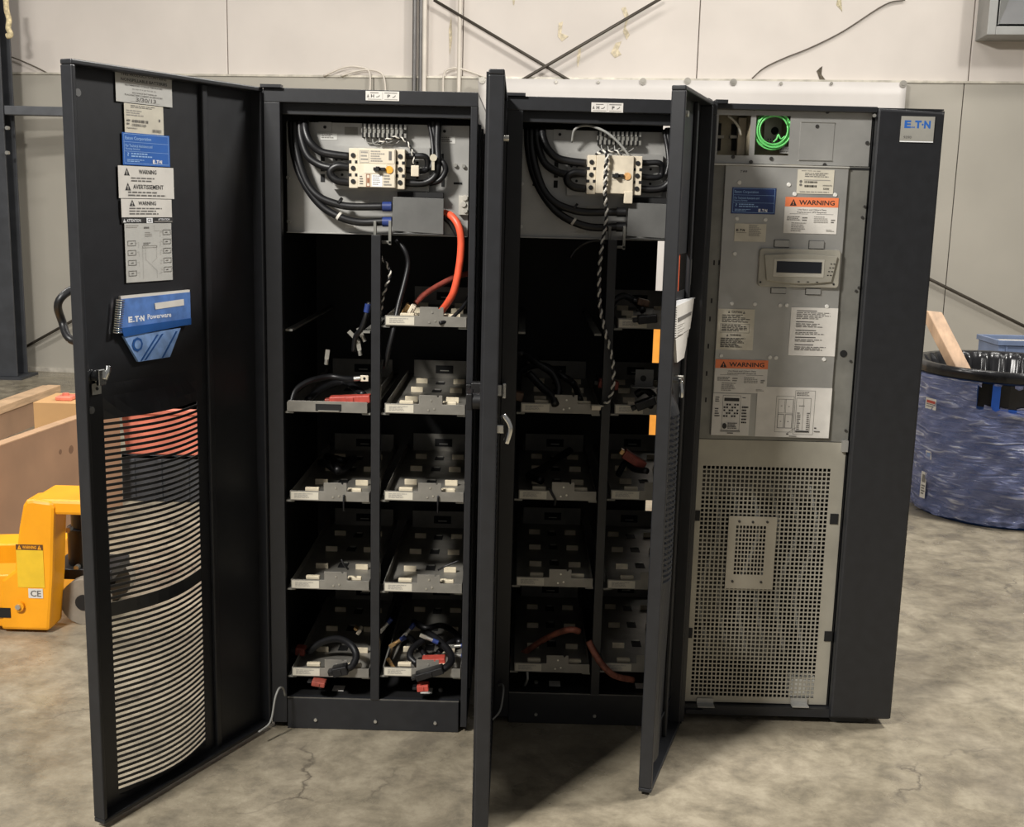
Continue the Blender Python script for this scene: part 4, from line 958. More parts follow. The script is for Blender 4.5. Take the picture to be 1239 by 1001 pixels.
# door 3
_n = np.array([math.sin(DOOR3), math.cos(DOOR3), 0]); _S = LF(np.array([UX, UY, 0])+_n*-.034, (-math.cos(DOOR3), math.sin(DOOR3), 0))
HU0, HU1 = -_S.pix(832, 330)[0], -_S.pix(821, 330)[0]
HZ0, HZ1 = _S.pix(826, 351)[1], _S.pix(826, 307)[1]
d3, e3, n3, M3 = make_door(ups, (UX, UY), DOOR3, .493, .012, HC-.004, .27, .44, [(1.03, .58, 30)], hole=(HU0, HU1, HZ0, HZ1), seam=.16, u0=.05)
MB(M3).box(-.004, .06, -.03, -.012, HC-.004, HC+.004).build('hinge_arm', BLACK, d3)
MB(M3).box(-.004, .06, -.03, -.012, .02, .03).build('hinge_arm', BLACK, d3)
D3F = LF(np.array([UX, UY, 0])+n3*(SH+.0025), -e3); D3M = D3F.mat()
MB(M3).box(HU1-.035, HU1, SH-.012, SH-.004, HZ0, HZ1).build('cutout_edge', mat('orange_red_edge', (214, 92, 52), .5, 0, .05, 20), d3)
MB(M3).box(HU0-.012, HU0-.008, SH, SH+.008, HZ0+.01, HZ1-.02).build('cutout_stop', BOLT, d3)
ML = [D3F.pix(*p_, off=.012) for p_ in ((817, 371), (840, 361), (835, 398), (816, 410))]
tm = thing('spiral_manual', D3F.pt(ML[3][0], ML[3][1]-.1, 0), 'white spiral bound manual with grey title bar tucked in the narrow right door pocket', 'manual')
MB(D3M).prism(ML, -.012, -.004).build('manual_cover', PAPER, tm)
MB(D3M).prism([D3F.pix(*p_, off=.008) for p_ in ((817, 370), (840, 361), (840, 360), (819, 364))], -.011, -.004).build('page_edges', WHITEI, tm)
MB(D3M).prism([D3F.pix(*p_, off=.0125) for p_ in ((820.5, 385), (836.5, 377), (836, 381), (820.5, 390))], -.0135, -.0121).build('title_bar', INKG, tm)
for k_ in range(5):
    MB(D3M).prism([D3F.pix(*p_, off=.0125) for p_ in ((820, 394+k_*3), (828-k_ % 2*2, 390.5+k_*3), (828-k_ % 2*2, 391.2+k_*3), (820, 394.8+k_*3))], -.013, -.0121).build('title_line', INKL, tm)
MB(D3M).prism([D3F.pix(*p_, off=.010) for p_ in ((818, 411), (834, 399), (828, 433), (819.5, 439))], -.0095, -.002).build('lower_flap', PAPER, tm)
sp = MB(D3M)
for i in range(14):
    k = (i+.5)/14; x = ML[0][0]+(ML[3][0]-ML[0][0])*k; z = ML[0][1]+(ML[3][1]-ML[0][1])*k
    sp.tube([(x-.012, -.008, z+.002), (x-.005, -.0155, z), (x+.007, -.0140, z-.001)], .0016, 5)
sp.build('spiral_binding', INKG, tm)
a = D3F.pix(818, 459, off=.01)
MB(D3M).cyl((a[0], 0, a[1]), (a[0], -.03, a[1]), .012, 12).box(a[0]-.03, a[0]+.012, -.03, -.02, a[1]-.006, a[1]+.006).tube([(a[0]-.02, -.026, a[1]), (a[0]-.022, -.03, a[1]-.03), (a[0]-.02, -.03, a[1]-.045)], .006, 8).build('latch', CHROME, d3, bevel=.002)
MB(M3).cyl((.465, SH, 1.80), (.465, .004, 1.80), .008, 10).build('door_bumper', BOLT, d3)
MB(M3).box(.07, .45, SH, SH+.006, .10, .106).build('kick_bend', BLACK, d3, bevel=.002)

# ================================================================== loose cables and connectors on the trays
def cable(pts, r, mt_, nm, lab_, cat='cable'): return solo(MB().tube(pts, r, 8), nm, mt_, lab_, cat)
def onb(u, v, z): return at(u, v, z=z)
def connector(name, px_c, y, size, ang, mts, lab_, cat='connector'):
    c = at(*px_c, y=y); sx, sz = size; t = thing(name, c-np.array([0, 0, sz/2]), lab_, cat)
    R = Matrix.Translation(Vector(c)) @ Matrix.Rotation(ang, 4, 'Y')
    MB(R).box(-sx/2, sx/2, -.018, .018, -sz/2, sz/2).build('housing', mts[0], t, bevel=.003)
    MB(R).box(-sx/2-.014, -sx/2, -.013, .013, -sz/2+.006, sz/2-.006).build('contact_end', mts[-1], t, bevel=.002)
    MB(R).box(-sx*.1, sx*.1, -.021, -.018, -sz*.3, sz*.3).build('latch_rib', mts[0], t, bevel=.001)
    return t
# left cabinet, top of the left column: black leads and a red connector on the reversed tray
connector('battery_connector', (424, 483), .05, (.118, .022), -.07, (REDP, REDL), 'red battery connector lying on the topmost left tray of the left cabinet')
cable(A((352, 488, .03), (358, 472, .05), (375, 461, .08), (400, 456, .12), (420, 459, .1), (438, 458, .06)), .009, RUB, 'battery_lead', 'black battery lead curling over the topmost left tray of the left cabinet')
cable(A((372, 485, .1), (390, 470, .16), (415, 462, .2), (430, 470, .15), (440, 478, .1)), .011, RUB, 'battery_lead', 'thicker black lead behind the red connector in the left cabinet')
t = thing('cable_lug', at(441, 458, y=.05), 'tinned cable lug sticking up at the centre post above the red connector', 'lug')
a = at(441, 458, y=.05); MB().box(a[0]-.012, a[0]+.012, .047, .051, a[2]-.009, a[2]+.009).cyl((a[0], .047, a[2]), (a[0], .0462, a[2]), .004, 10, 1).build('lug_blade', [CREAM, DARK], t, bevel=.002)
MB().cyl((a[0]-.03, .05, a[2]-.002), (a[0]-.012, .05, a[2]), .007, 10).build('lug_barrel', BOLT, t)
cable(A((447, 366, .06), (443, 382, .05), (437, 398, .06), (430, 408, .08), (428, 425, .1)), .0075, RUB, 'battery_lead', 'black lead with blue sleeve hanging left of the centre post in the left cabinet')
solo(MB().cyl(at(445.5, 368, y=.05), at(443.5, 378, y=.05), .009, 10), 'cable_sleeve', BLUES, 'small blue cable sleeve beside the left centre post', 'sleeve')
for i, (u, v) in enumerate(((426, 405), (436, 402), (434, 418), (396, 429))):
    a = at(u, v, y=.09)
    R = Matrix.Translation(Vector(a)) @ Matrix.Rotation(.8+i*.3, 4, 'Y')
    o = MB(R).box(-.014, .014, -.002, .002, -.006, .006).cyl((.014, 0, 0), (.03, 0, 0), .006, 8)
    solo(o, 'cable_lug', BOLT, ('tinned lug on the black leads left of the centre post, uppermost and left of four', 'tinned lug on the black leads left of the centre post, nearest the blue sleeve', 'tinned lug on the black leads left of the centre post, lowest and nearest the post', 'tinned lug hanging alone far left in the upper left cabinet')[i], 'lug')
cable(A((480, 290, .08), (490, 303, .07), (494, 318, .07), (490, 340, .06), (482, 370, .04), (476, 400, .02), (470, 425, .02), (466, 445, .04)), .0075, RUB, 'battery_lead', 'long black lead hanging down right of the centre post in the left cabinet')
cable(A((572, 350, .1), (561, 370, .06), (552, 380, .03), (542, 388, .015), (532, 391, .0)), .0055, RUB, 'battery_lead', 'thin black lead looping over the front of the topmost right tray in the left cabinet')
connector('terminal_adapter', (497, 377), .08, (.016, .045), .5, (CREAM, COPPER), 'cream terminal piece on the topmost right tray of the left cabinet', 'terminal')
connector('battery_connector', (583, 473), -.03, (.06, .05), 0, (RUB, RUB), 'black latch block at the right post of the left cabinet', 'latch')
for u, v, z, lb in ((404, 565, .74, 'in the second left tray of the left cabinet'),):
    a = onb(u, v, z)
    cable([a+np.array(d_) for d_ in ((-.05, .05, 0), (-.02, -.04, .02), (.03, -.05, .0), (.06, .03, .02), (.02, .09, .0), (-.03, .06, .02), (.0, -.02, .03), (.03, -.10, .01))], .012, RUB, 'battery_lead', 'black lead bundled up ' + lb)
for (u, v, y, dx, dz, lb) in ((416, 617, .002, 0, -.05, 'hanging from the second left tray'), (530, 618, .002, 0, -.05, 'hanging from the middle right tray'), (413, 695, -.002, .02, -.03, 'on the front of the third left tray'), (530, 708, -.004, .06, .03, 'on the front of the fourth right tray')):
    a = at(u, v-18, y=y)
    cable([a, a+np.array([dx*.4, -.004, dz*.5]), a+np.array([dx, 0, dz])], .0028, RUB, 'zip_tie', 'thin black cable tie ' + lb + ' of the left cabinet', 'cable tie')
# bottom left tray of the left cabinet
connector('battery_connector', (412, 811), -.015, (.045, .028), -.25, (RUB, RUB), 'black connector at the front of the lowest left tray, left cabinet')
connector('battery_connector', (386, 826), -.004, (.04, .016), .15, (REDL, RUB), 'dull red connector end hanging below the lowest left tray, left cabinet')
cable(A((372, 790, .12), (388, 778, .12), (408, 773, .1), (424, 780, .06), (431, 793, .03), (426, 806, .0), (417, 810, -.012)), .011, RUB, 'battery_lead', 'thick black lead arching over the lowest left tray of the left cabinet')
connector('battery_connector', (364, 787), .14, (.03, .025), .1, (REDL, RUB), 'brown connector at the back left of the lowest left tray, left cabinet')
connector('terminal_adapter', (435, 763), .22, (.012, .02), .6, (CREAM, COPPER), 'cream terminal block deep in the lowest left tray, left cabinet', 'terminal')
# bottom right tray of the left cabinet
connector('battery_connector', (525, 799), .05, (.07, .022), -.06, (REDP, RUB), 'red connector lying in the lowest right tray of the left cabinet')
connector('battery_connector', (520, 814), -.016, (.085, .022), -.33, (RUB, RUB), 'black connector over the front of the lowest right tray, left cabinet')
connector('battery_connector', (512, 831), -.006, (.035, .02), -.1, (REDP, RUB), 'red connector end hanging below the lowest right tray, left cabinet')
cable(A((512, 775, .14), (499, 785, .10), (496, 795, .07), (504, 803, .05)), .010, RUB, 'battery_lead', 'black lead curling down at the left of the lowest right tray, left cabinet')
cable(A((517, 765, .2), (530, 775, .14), (543, 788, .08), (546, 800, .03), (539, 808, .0), (528, 814, -.012)), .011, RUB, 'battery_lead', 'thick black lead arching to the black connector in the lowest right tray, left cabinet')
for i, (u, v, y, ang, m_) in enumerate(((481, 777, .14, -.6, COPPER), (494, 764, .2, -.9, BOLT), (475, 806, .05, 1.0, COPPER), (553, 782, .14, -.1, BOLT), (553, 793, .1, .1, BOLT), (519, 773, .1, .4, BOLT), (467, 757, .26, -.9, BOLT))):
    a = at(u, v, y=y); R = Matrix.Translation(Vector(a)) @ Matrix.Rotation(ang, 4, 'Y')
    t = thing('cable_lug', a, ('copper lug at the left', 'silver lug at the back', 'copper lug at the front left', 'upper lug of two at the right', 'lower lug of two at the right', 'small lug in the centre', 'pale lug beside the centre post')[i] + ' of the lowest right tray, left cabinet', 'lug')
    MB(R).box(-.03, -.008, -.003, .003, -.006, .006).cyl((-.008, 0, 0), (.012, 0, 0), .006, 8).build('lug_blade', m_, t, bevel=.001)
    MB(R).cyl((.012, 0, 0), (.03, 0, 0), .0075, 8).build('lug_sleeve', BLUES, t)
cable(A((490, 770, .3), (480, 778, .2), (474, 790, .12), (470, 803, .05)), .009, RUB, 'battery_lead', 'black lead running to the copper lugs, lowest right tray, left cabinet')
cable(A((500, 752, .35), (515, 760, .3), (535, 757, .32), (552, 768, .25), (556, 778, .18)), .010, RUB, 'battery_lead', 'black lead at the back of the lowest right tray, left cabinet')
cable(A((530, 790, .15), (545, 778, .2), (558, 772, .24)), .009, RUB, 'battery_lead', 'black lead behind the two right lugs, lowest right tray, left cabinet')
cable(A((485, 765, .25), (497, 772, .2), (507, 783, .15), (515, 795, .1)), .008, RUB, 'battery_lead', 'black lead slanting past the silver lug, lowest right tray, left cabinet')
# middle cabinet leads
def A2(*l): return [at(u, v, y=y+tw) for u, v, y in l]
cable(A2((612, 432, .1), (632, 428, .14), (650, 440, .1), (668, 452, .08), (676, 470, .05), (672, 488, .03)), .011, RUB, 'battery_lead', 'black lead arching over the topmost left tray of the middle cabinet, front')
cable(A2((620, 478, .12), (630, 450, .2), (655, 442, .25), (680, 455, .2), (695, 466, .2), (702, 485, .12)), .011, RUB, 'battery_lead', 'black lead behind the front one on the topmost left tray, middle cabinet')
cable(A2((640, 452, .08), (655, 468, .05), (668, 480, .02), (672, 490, -.004)), .012, RUB, 'battery_lead', 'short thick black lead coming over the lip, topmost left tray, middle cabinet')
connector('battery_connector', (622, 478), .06+tw, (.055, .026), .2, (mat('brown_plastic', (96, 72, 54), .5, 0, .15, 40), RUB), 'brown connector lying on the topmost left tray of the middle cabinet')
connector('door_catch', (610, 472), tw-.012, (.012, .045), 0, (CHROME, CHROME), 'chrome catch at the left post of the middle cabinet', 'latch')
cable(A2((735, 378, .1), (742, 366, .12), (755, 358, .12), (770, 366, .1), (778, 376, .06)), .010, RUB, 'battery_lead', 'black lead curled on the topmost right tray of the middle cabinet')
connector('battery_connector', (783, 386), tw-.01, (.055, .024), -.12, (RUB, RUB), 'black connector at the front of the topmost right tray, middle cabinet')
connector('battery_connector', (778, 366), .08+tw, (.035, .02), .2, (mat('brown_plastic', (96, 72, 54), .5), RUB), 'brown connector end behind the black one, topmost right tray, middle cabinet')
connector('battery_connector', (736, 465), .1+tw, (.06, .026), .12, (REDL, RUB), 'dull red connector on the second right tray of the middle cabinet')
connector('battery_connector', (781, 488), tw-.014, (.06, .024), -.4, (RUB, RUB), 'black connector at the front of the second right tray, middle cabinet')
t = thing('bracket_plate', at(780, 470, y=.04+tw), 'grey bracket plate with round hole standing on the second right tray, middle cabinet', 'bracket')
a = at(780, 458, y=.04+tw); MB().box(a[0]-.028, a[0]+.026, .04+tw, .043+tw, a[2]-.022, a[2]+.026).cyl((a[0]-.004, .04+tw, a[2]), (a[0]-.004, .0385+tw, a[2]), .009, 14, 1).box(a[0]-.04, a[0]+.026, .0+tw, .043+tw, a[2]-.024, a[2]-.021).build('plate', [COVER, DARK], t, bevel=.001)
cable(A2((770, 478, .06), (780, 472, .05), (790, 480, .03), (786, 492, .0)), .011, RUB, 'battery_lead', 'black lead beside the bracket plate, second right tray, middle cabinet')
connector('battery_connector', (767, 556), .1+tw, (.075, .028), .55, (REDL, COPPER), 'dull red connector tilted in the middle right tray of the middle cabinet')
cable(A2((748, 575, .14), (757, 560, .12), (768, 568, .08), (783, 570, .04)), .010, RUB, 'battery_lead', 'black lead under the tilted red connector, middle right tray, middle cabinet')
cable(A2((690, 545, .35), (670, 558, .28), (655, 568, .22), (640, 575, .16), (655, 582, .1)), .012, RUB, 'battery_lead', 'black lead across the second left tray of the middle cabinet')
cable(A2((664, 590, .0), (668, 598, -.004), (672, 606, -.002), (671, 612, .0)), .0035, RUB, 'zip_tie', 'thin black cable tie over the lip of the second left tray, middle cabinet', 'cable tie')
RC = mat('grimy_red_cable', (150, 92, 74), .5, 0, .2, 60)
cable(A2((614, 800, .22), (634, 790, .16), (655, 776, .12), (675, 766, .08), (690, 762, .05), (701, 764, .06)), .010, RC, 'battery_lead', 'grimy red cable rising over the lowest left tray of the middle cabinet')
cable(A2((712, 776, .0), (720, 792, -.012), (730, 806, -.016), (744, 818, -.012), (766, 823, .02)), .010, RC, 'battery_lead', 'grimy red cable hanging over the lowest right tray of the middle cabinet')
cable(A2((690, 312, .1), (697, 302, .1), (708, 294, .09), (724, 291, .09), (740, 296, .1)), .0055, RUB, 'battery_lead', 'black lead arching below the panel of the middle cabinet')
cable(A2((638, 813, .0), (638, 822, .0), (635, 830, .06)), .004, GREYW, 'pan_wire', 'short grey wire below the lowest left tray of the middle cabinet', 'wire')

# ================================================================== pallet jack at the left
YJ = .695
pj = thing('pallet_jack', (-1.05, .965, 0), 'yellow hand pallet jack with black pump and handle loop behind the left door', 'pallet jack')
J = lambda u, v, y=YJ: (at(u, v, y=y)[0], at(u, v, y=y)[2])
prof = [J(17, 690), J(22, 640), J(27, 612), J(31, 606), J(40, 605), J(62, 608), J(66, 615), J(64, 700), J(60, 766)]
prof = [(a, max(b, .012)) for a, b in prof] + [(J(17, 690)[0]-.06, .012), (J(17, 690)[0]-.05, .2)]
for y0 in (YJ,): MB().prism(prof, y0, y0+.12).build('frame_leg', YEL, pj, bevel=.012)
xr = J(66, 612)[0]; zt = J(50, 606)[1]
MB().box(J(33, 606)[0], xr+.10, YJ+.01, .93, zt-.055, zt).build('frame_bridge', YEL, pj, bevel=.012)
for y0 in (YJ, 1.085):
    MB().prism([(-2.3, .10), (-2.3, .16), (J(20, 700)[0], .22), (J(20, 700)[0], .012), (-1.3, .05), (-2.2, .08)], y0+.004, y0+.154).build('fork', YEL, pj, bevel=.006)
    MB().cyl((-2.1, y0+.03, .04), (-2.1, y0+.12, .04), .04, 16).build('load_roller', RUB, pj)
a = J(3, 742); MB().box(a[0]-.05, a[0]+.03, YJ-.003, YJ, a[1]-.016, a[1]+.02).build('fork_slot', DARK, pj)
a = J(24, 733); MB().cyl((a[0], YJ, a[1]), (a[0], YJ-.012, a[1]), .019, 16).cyl((a[0], YJ-.012, a[1]), (a[0], YJ-.02, a[1]), .010, 6, 1).build('pivot_bolt', [YEL, BOLT], pj)
JF = LF((0, YJ, 0), (1, 0, 0))
label('warning_label', pj, JF, ((21.5, 659), (54, 659), (52, 711), (19.5, 711)), [('r', 0, 0, 1, .13, mat('brown_label', (96, 62, 32), .5, 0, 0)), ('t', 'WARNING', .24, .03, .76, .10, YEL)] + warn_tri(.13, .065, .14, .1, YEL, INK) + warn_tri(.87, .065, .14, .1, YEL, INK), mat('yellow_label', (232, 190, 44), .5, 0, .03, 20), lab='yellow warning sticker with brown header')
label('ce_label', pj, JF, ((34.5, 712.5), (52, 712.5), (52, 724), (34.5, 724)), [('t', 'CE', .14, .18, .88, .85, INKG)], PAPER)
PX, PY = -.905, .965
MB().cyl((PX, PY, .17), (PX, PY, .33), .075, 20).cyl((PX, PY, .33), (PX, PY, .44), .06, 20).cyl((PX, PY, .44), (PX, PY, .47), .03, 14).build('pump_body', RUB, pj, bevel=.004)
MB().box(PX-.12, PX+.12, PY-.10, PY+.10, .15, .19).box(PX-.03, PX+.03, PY-.16, PY+.16, .06, .11).build('pump_yoke', mat('black_iron', (40, 40, 42), .45, .3, .15, 20), pj, bevel=.004)
for y0 in (.80, 1.06):
    MB().cyl((PX+.035, y0, .086), (PX+.035, y0+.06, .086), .086, 28).cyl((PX+.035, y0-.004, .086), (PX+.035, y0+.064, .086), .03, 16, 1).build('steer_wheel', [mat('grey_tyre', (128, 120, 108), .6, 0, .08, 20), RUB], pj)
for u, v in ((83, 641), (93, 687)):
    a = at(u, v, y=PY-.09); MB().cyl((a[0], PY-.07, a[2]), (a[0], PY-.098, a[2]), .010, 8).build('pump_bolt', BOLT, pj)
MB().tube([(PX-.12, PY-.11, .20), (PX-.17, PY-.12, .17), (PX-.20, PY-.10, .14)], .008, 8, sub=3).tube([(PX-.06, PY-.12, .26), (PX-.16, PY-.13, .22), (PX-.20, PY-.12, .2)], .006, 8, sub=3).build('link_rods', GALVD, pj)
hc = at(99, 381, y=PY)
MB().cyl((PX, PY, .45), (hc[0], PY, hc[2]-.1), .017, 12).build('handle_shaft', RUB, pj)
MB().tube([(hc[0]+.085*math.cos(t*math.pi/12+1.4)*1.0, PY+.02*math.sin(t), hc[2]+.10*math.sin(t*math.pi/12+1.4)) for t in range(25)], .015, 10, sub=2).build('handle_loop', RUB, pj)

# ================================================================== boxes at the left
CARD = mat('brown_cardboard', (150, 118, 92), .75, 0, .05, 5); CARDL = mat('tan_cardboard', (196, 154, 104), .75, 0, .04, 5); WOOD = mat('pale_timber', (196, 164, 130), .65, 0, .1, 6, stretch=(1, 1, 8)); PLY = mat('plywood_face', (160, 128, 102), .7, 0, .06, 4)
g1 = at(146, 612, z=0); yb = g1[1]; ztb = at(146, 489, y=yb)[2]
l0 = at(0, 539, z=ztb); r0 = at(95, 506, z=ztb); dr = np.array([r0[0]-l0[0], r0[1]-l0[1]]); dr /= np.linalg.norm(dr)
# box front runs along dr through r0
pr = np.array([r0[0], r0[1]]); sR = (at(146, 489, z=ztb)[:2]-pr)@dr; sL = -.72
BF = LF((pr[0], pr[1], 0), (dr[0], dr[1], 0)); BMt = BF.mat()
bx = thing('cardboard_box', (pr[0], pr[1], 0), 'large flat brown cardboard box with scuffed front behind the yellow pallet jack', 'box')
MB(BMt).box(sL, sR, 0, .05, .0, ztb).build('box_walls', CARD, bx, bevel=.002)
MB(BMt).box(sL, sR, -.001, .051, ztb-.004, ztb+.001).build('top_edge', mat('cut_cardboard_edge', (176, 142, 110), .8, 0, .05, 20), bx)
for u, v, r in ((73, 547, .012), (86, 544, .02)):
    a = BF.pix(u, v); MB(BMt).cyl((a[0], 0, a[1]), (a[0], -.001, a[1]), r, 10).build('scuff_mark', mat('dark_scuff', (112, 84, 64), .8, 0, .1, 30), bx)
yb2 = yb+.12
a = at(40, 487, y=yb2); b = at(112, 487, y=yb2)
o = MB().box(a[0], b[0], yb2, yb2+.3, 0, a[2]); solo(o, 'small_carton', CARDL, 'tan cardboard carton standing behind the large brown box', 'box', bevel=.002)
yb3 = yb+1.3
p0 = at(-40, 505, y=yb3-.2); p1 = at(70, 466, z=p0[2])
dr3 = (p1-p0)[:2]; L3 = np.linalg.norm(dr3); dr3 /= L3
CFr = LF((p0[0], p0[1], 0), (dr3[0], dr3[1], 0)); CM_ = CFr.mat()
cr = thing('wooden_crate', (p0[0], p0[1], 0), 'narrow plywood crate with pale timber top rails at the far left', 'crate')
MB(CM_).box(-.6, L3, 0, .02, 0, p0[2]-.05).box(L3-.02, L3, .02, .10, 0, p0[2]-.05).box(-.6, L3, .08, .10, 0, p0[2]-.05).build('crate_side', PLY, cr)
MB(CM_).box(-.6, L3, -.02, .07, p0[2]-.05, p0[2]).build('top_rail', WOOD, cr, bevel=.003)
MB(CM_).box(-.6, L3+.02, .075, .12, p0[2]-.06, p0[2]-.008).build('top_rail', WOOD, cr, bevel=.003)
# red bin on a dark pallet, seen through the door slots
yr = yb+.15
a = at(149, 606, z=0); yr = a[1]; b = at(300, 606, y=yr)
rx0, rx1 = a[0], b[0]; zk = at(150, 550, y=yr)[2]; zk2 = at(150, 494, y=yr)[2]
o = MB()
o.box(rx0, rx1, yr, yr+.012, 0, zk).box(rx0, rx1, yr+.5, yr+.512, 0, zk).box(rx0, rx0+.012, yr+.012, yr+.5, 0, zk).box(rx1-.012, rx1, yr+.012, yr+.5, 0, zk).box(rx0, rx1, yr, yr+.512, zk-.02, zk)
for i in range(4): o.box(rx0+.05+i*.14, rx0+.07+i*.14, yr-.012, yr, .01, zk-.02)
solo(o, 'dark_plinth_box', DKGREY, 'dark ribbed plastic box under the red bin behind the slotted door', 'box', bevel=.003)
o = MB().prism([(rx0+.02, zk), (rx1-.02, zk), (rx1, zk2), (rx0, zk2)], yr+.01, yr+.49).box(rx0-.015, rx1+.015, yr-.005, yr+.505, zk2-.03, zk2)
solo(o, 'red_bin', mat('salmon_red_plastic', (212, 122, 100), .45, 0, .1, 8), 'salmon red plastic bin on the dark box behind the slotted door', 'bin', bevel=.006)
yz = yb2+.06; ctop = at(40, 487, y=yb2)[2]; a = at(66, 476, y=yz); b = at(86, 487, y=yz)
t = thing('red_container', ((a[0]+b[0])/2, yz+.06, ctop), 'small salmon red container lying on the tan carton beside the left door edge', 'container')
MB().box(a[0], b[0], yz, yz+.1, ctop, ctop+.022).build('body', MATS['salmon_red_plastic'], t, bevel=.006)
MB().cyl(((a[0]+b[0])/2-.004, yz+.05, ctop+.022), ((a[0]+b[0])/2-.004, yz+.05, ctop+.034), .017, 14).build('cap', MATS['salmon_red_plastic'], t, bevel=.002)

# ================================================================== blue tub at the right
TC = np.array([3.33, 2.86]); TR = .47; TH = .80
tub = thing('blue_tub', (TC[0], TC[1], 0), 'big round blue tub wrapped in clear stretch film with a black bag inside', 'tub')
TUBB = mat('blue_tub_plastic', (44, 82, 150), .4, 0, .1, 5)
def lathe(prof, n=48, m=0):
    mb = MB(); vs = []; k = len(prof)
    for i in range(n):
        t = 2*math.pi*i/n
        for r, z in prof: vs.append((TC[0]+r*math.cos(t), TC[1]+r*math.sin(t), z))
    fs = [(i*k+j, ((i+1) % n)*k+j, ((i+1) % n)*k+j+1, i*k+j+1) for i in range(n) for j in range(k-1)]
    return mb.add(vs, fs, m, True)
lathe([(.01, 0), (TR*.93, 0), (TR*.96, .03), (TR, .25), (TR*1.0, .5), (TR*.985, TH-.06), (TR*.985, TH-.03), (TR*.95, TH-.03), (TR*.92, .05), (.01, .05)]).build('tub_body', TUBB, tub)
lathe([(TR*.955, TH-.05), (TR*1.03, TH-.05), (TR*1.04, TH-.02), (TR*1.03, TH), (TR*.96, TH), (TR*.955, TH-.05)]).build('tub_rim', mat('black_rim', (34, 34, 36), .45, 0, .1, 20), tub)
def on_tub(u, v):                                     # nearest point of the tub wall along the sight line
    d = ray(u, v); o2 = CC[:2]-TC; dd = d[:2]; r = TR*1.03
    A_ = dd@dd; B_ = 2*o2@dd; C_ = o2@o2-r*r; q = max(B_*B_-4*A_*C_, 0)
    return CC+d*((-B_-math.sqrt(q))/(2*A_))
def tub_label(px4, items, base, nm):
    c = sum(on_tub(*p_) for p_ in px4)/4; ang = math.atan2(c[1]-TC[1], c[0]-TC[0])
    F = LF((TC[0]+math.cos(ang)*TR*1.035, TC[1]+math.sin(ang)*TR*1.035, 0), (-math.sin(ang), math.cos(ang), 0))
    label(nm, tub, F, px4, items, base)
tub_label(((1120, 481), (1133, 483), (1133, 497), (1120, 494)), [('r', .1, .2, .9, .45, REDP), ('g', .1, .5, .9, .9, 2, INKG, 2)], PAPER, 'tub_label')
tub_label(((1120, 546), (1127, 546), (1127, 556), (1120, 555)), [('r', .2, .2, .8, .8, PBLUE)], PAPER, 'tub_label')
tub_label(((1114, 570), (1120, 571), (1120, 606), (1114, 600)), [('bar', .2, .1, .9, .4, INKG, 3), ('g', .2, .5, .9, .9, 4, INKG, 2)], PAPER, 'tub_label')
# crumpled film
FILM = bpy.data.materials.new('stretch_film'); FILM.use_nodes = True; nt = FILM.node_tree; b = nt.nodes['Principled BSDF']
tcn = nt.nodes.new('ShaderNodeTexCoord'); mpn = nt.nodes.new('ShaderNodeMapping'); mpn.inputs['Scale'].default_value = (3, 3, 16); nt.links.new(tcn.outputs['Object'], mpn.inputs[0])
nz = nt.nodes.new('ShaderNodeTexNoise'); nz.inputs['Scale'].default_value = 2.2; nz.inputs['Detail'].default_value = 6; nz.inputs['Distortion'].default_value = 1.2; nt.links.new(mpn.outputs[0], nz.inputs['Vector'])
rp = nt.nodes.new('ShaderNodeValToRGB'); rp.color_ramp.elements[0].position = .38; rp.color_ramp.elements[0].color = (.42, .42, .42, 1); rp.color_ramp.elements[1].position = .72; rp.color_ramp.elements[1].color = (.85, .85, .85, 1)
nt.links.new(nz.outputs['Fac'], rp.inputs[0]); nt.links.new(rp.outputs[0], b.inputs['Alpha'])
b.inputs['Base Color'].default_value = rgb((150, 156, 190)); b.inputs['Roughness'].default_value = .14
r2 = nt.nodes.new('ShaderNodeValToRGB'); r2.color_ramp.elements[0].position = .56; r2.color_ramp.elements[0].color = rgb((140, 147, 186)); r2.color_ramp.elements[1].position = .74; r2.color_ramp.elements[1].color = rgb((226, 228, 238))  # white streak highlights of the film painted into its base colour
nt.links.new(nz.outputs['Fac'], r2.inputs[0]); nt.links.new(r2.outputs[0], b.inputs['Base Color'])
bpn = nt.nodes.new('ShaderNodeBump'); bpn.inputs['Strength'].default_value = .9; bpn.inputs['Distance'].default_value = .02; nt.links.new(nz.outputs['Fac'], bpn.inputs['Height']); nt.links.new(bpn.outputs[0], b.inputs['Normal'])
def tang(u, v): c_ = on_tub(u, v); return math.degrees(math.atan2(c_[1]-TC[1], c_[0]-TC[0])) % 360, c_[2]
ta0, tz1 = tang(1184, 464); tz0 = tang(1200, 494)[1]
def wrap(a0_, a1_, z0_, z1_, mt_, nm, k=1.002, th=.003):
    mb_ = MB(); n_ = 10; V_ = []
    for i_ in range(n_+1):
        t_ = math.radians(a0_+(a1_-a0_)*i_/n_)
        for rr_, zz_ in ((TR*k, z0_), (TR*k, z1_), (TR*k+th, z1_), (TR*k+th, z0_)): V_.append((TC[0]+rr_*math.cos(t_), TC[1]+rr_*math.sin(t_), zz_))
    mb_.add(V_, [(i_*4+j_, i_*4+(j_+1) % 4, (i_+1)*4+(j_+1) % 4, (i_+1)*4+j_) for i_ in range(n_) for j_ in range(4)] + [(3, 2, 1, 0), (n_*4, n_*4+1, n_*4+2, n_*4+3)])
    return mb_.build(nm, mt_, tub)
wrap(ta0, ta0+60, tz0, tz1, mat('black_bag_film', (26, 26, 28), .25, 0, .2, 20), 'torn_opening')
wrap(tang(1201, 472)[0], tang(1211, 472)[0], tz0-.02, tz1, mat('bright_blue_plastic', (40, 92, 190), .4, 0, .08, 9), 'blue_rib', 1.004, .012)
wrap(tang(1208, 500)[0], ta0+60, tz0-.035, tz0-.004, MATS['bright_blue_plastic'], 'blue_rib', 1.004, .012)
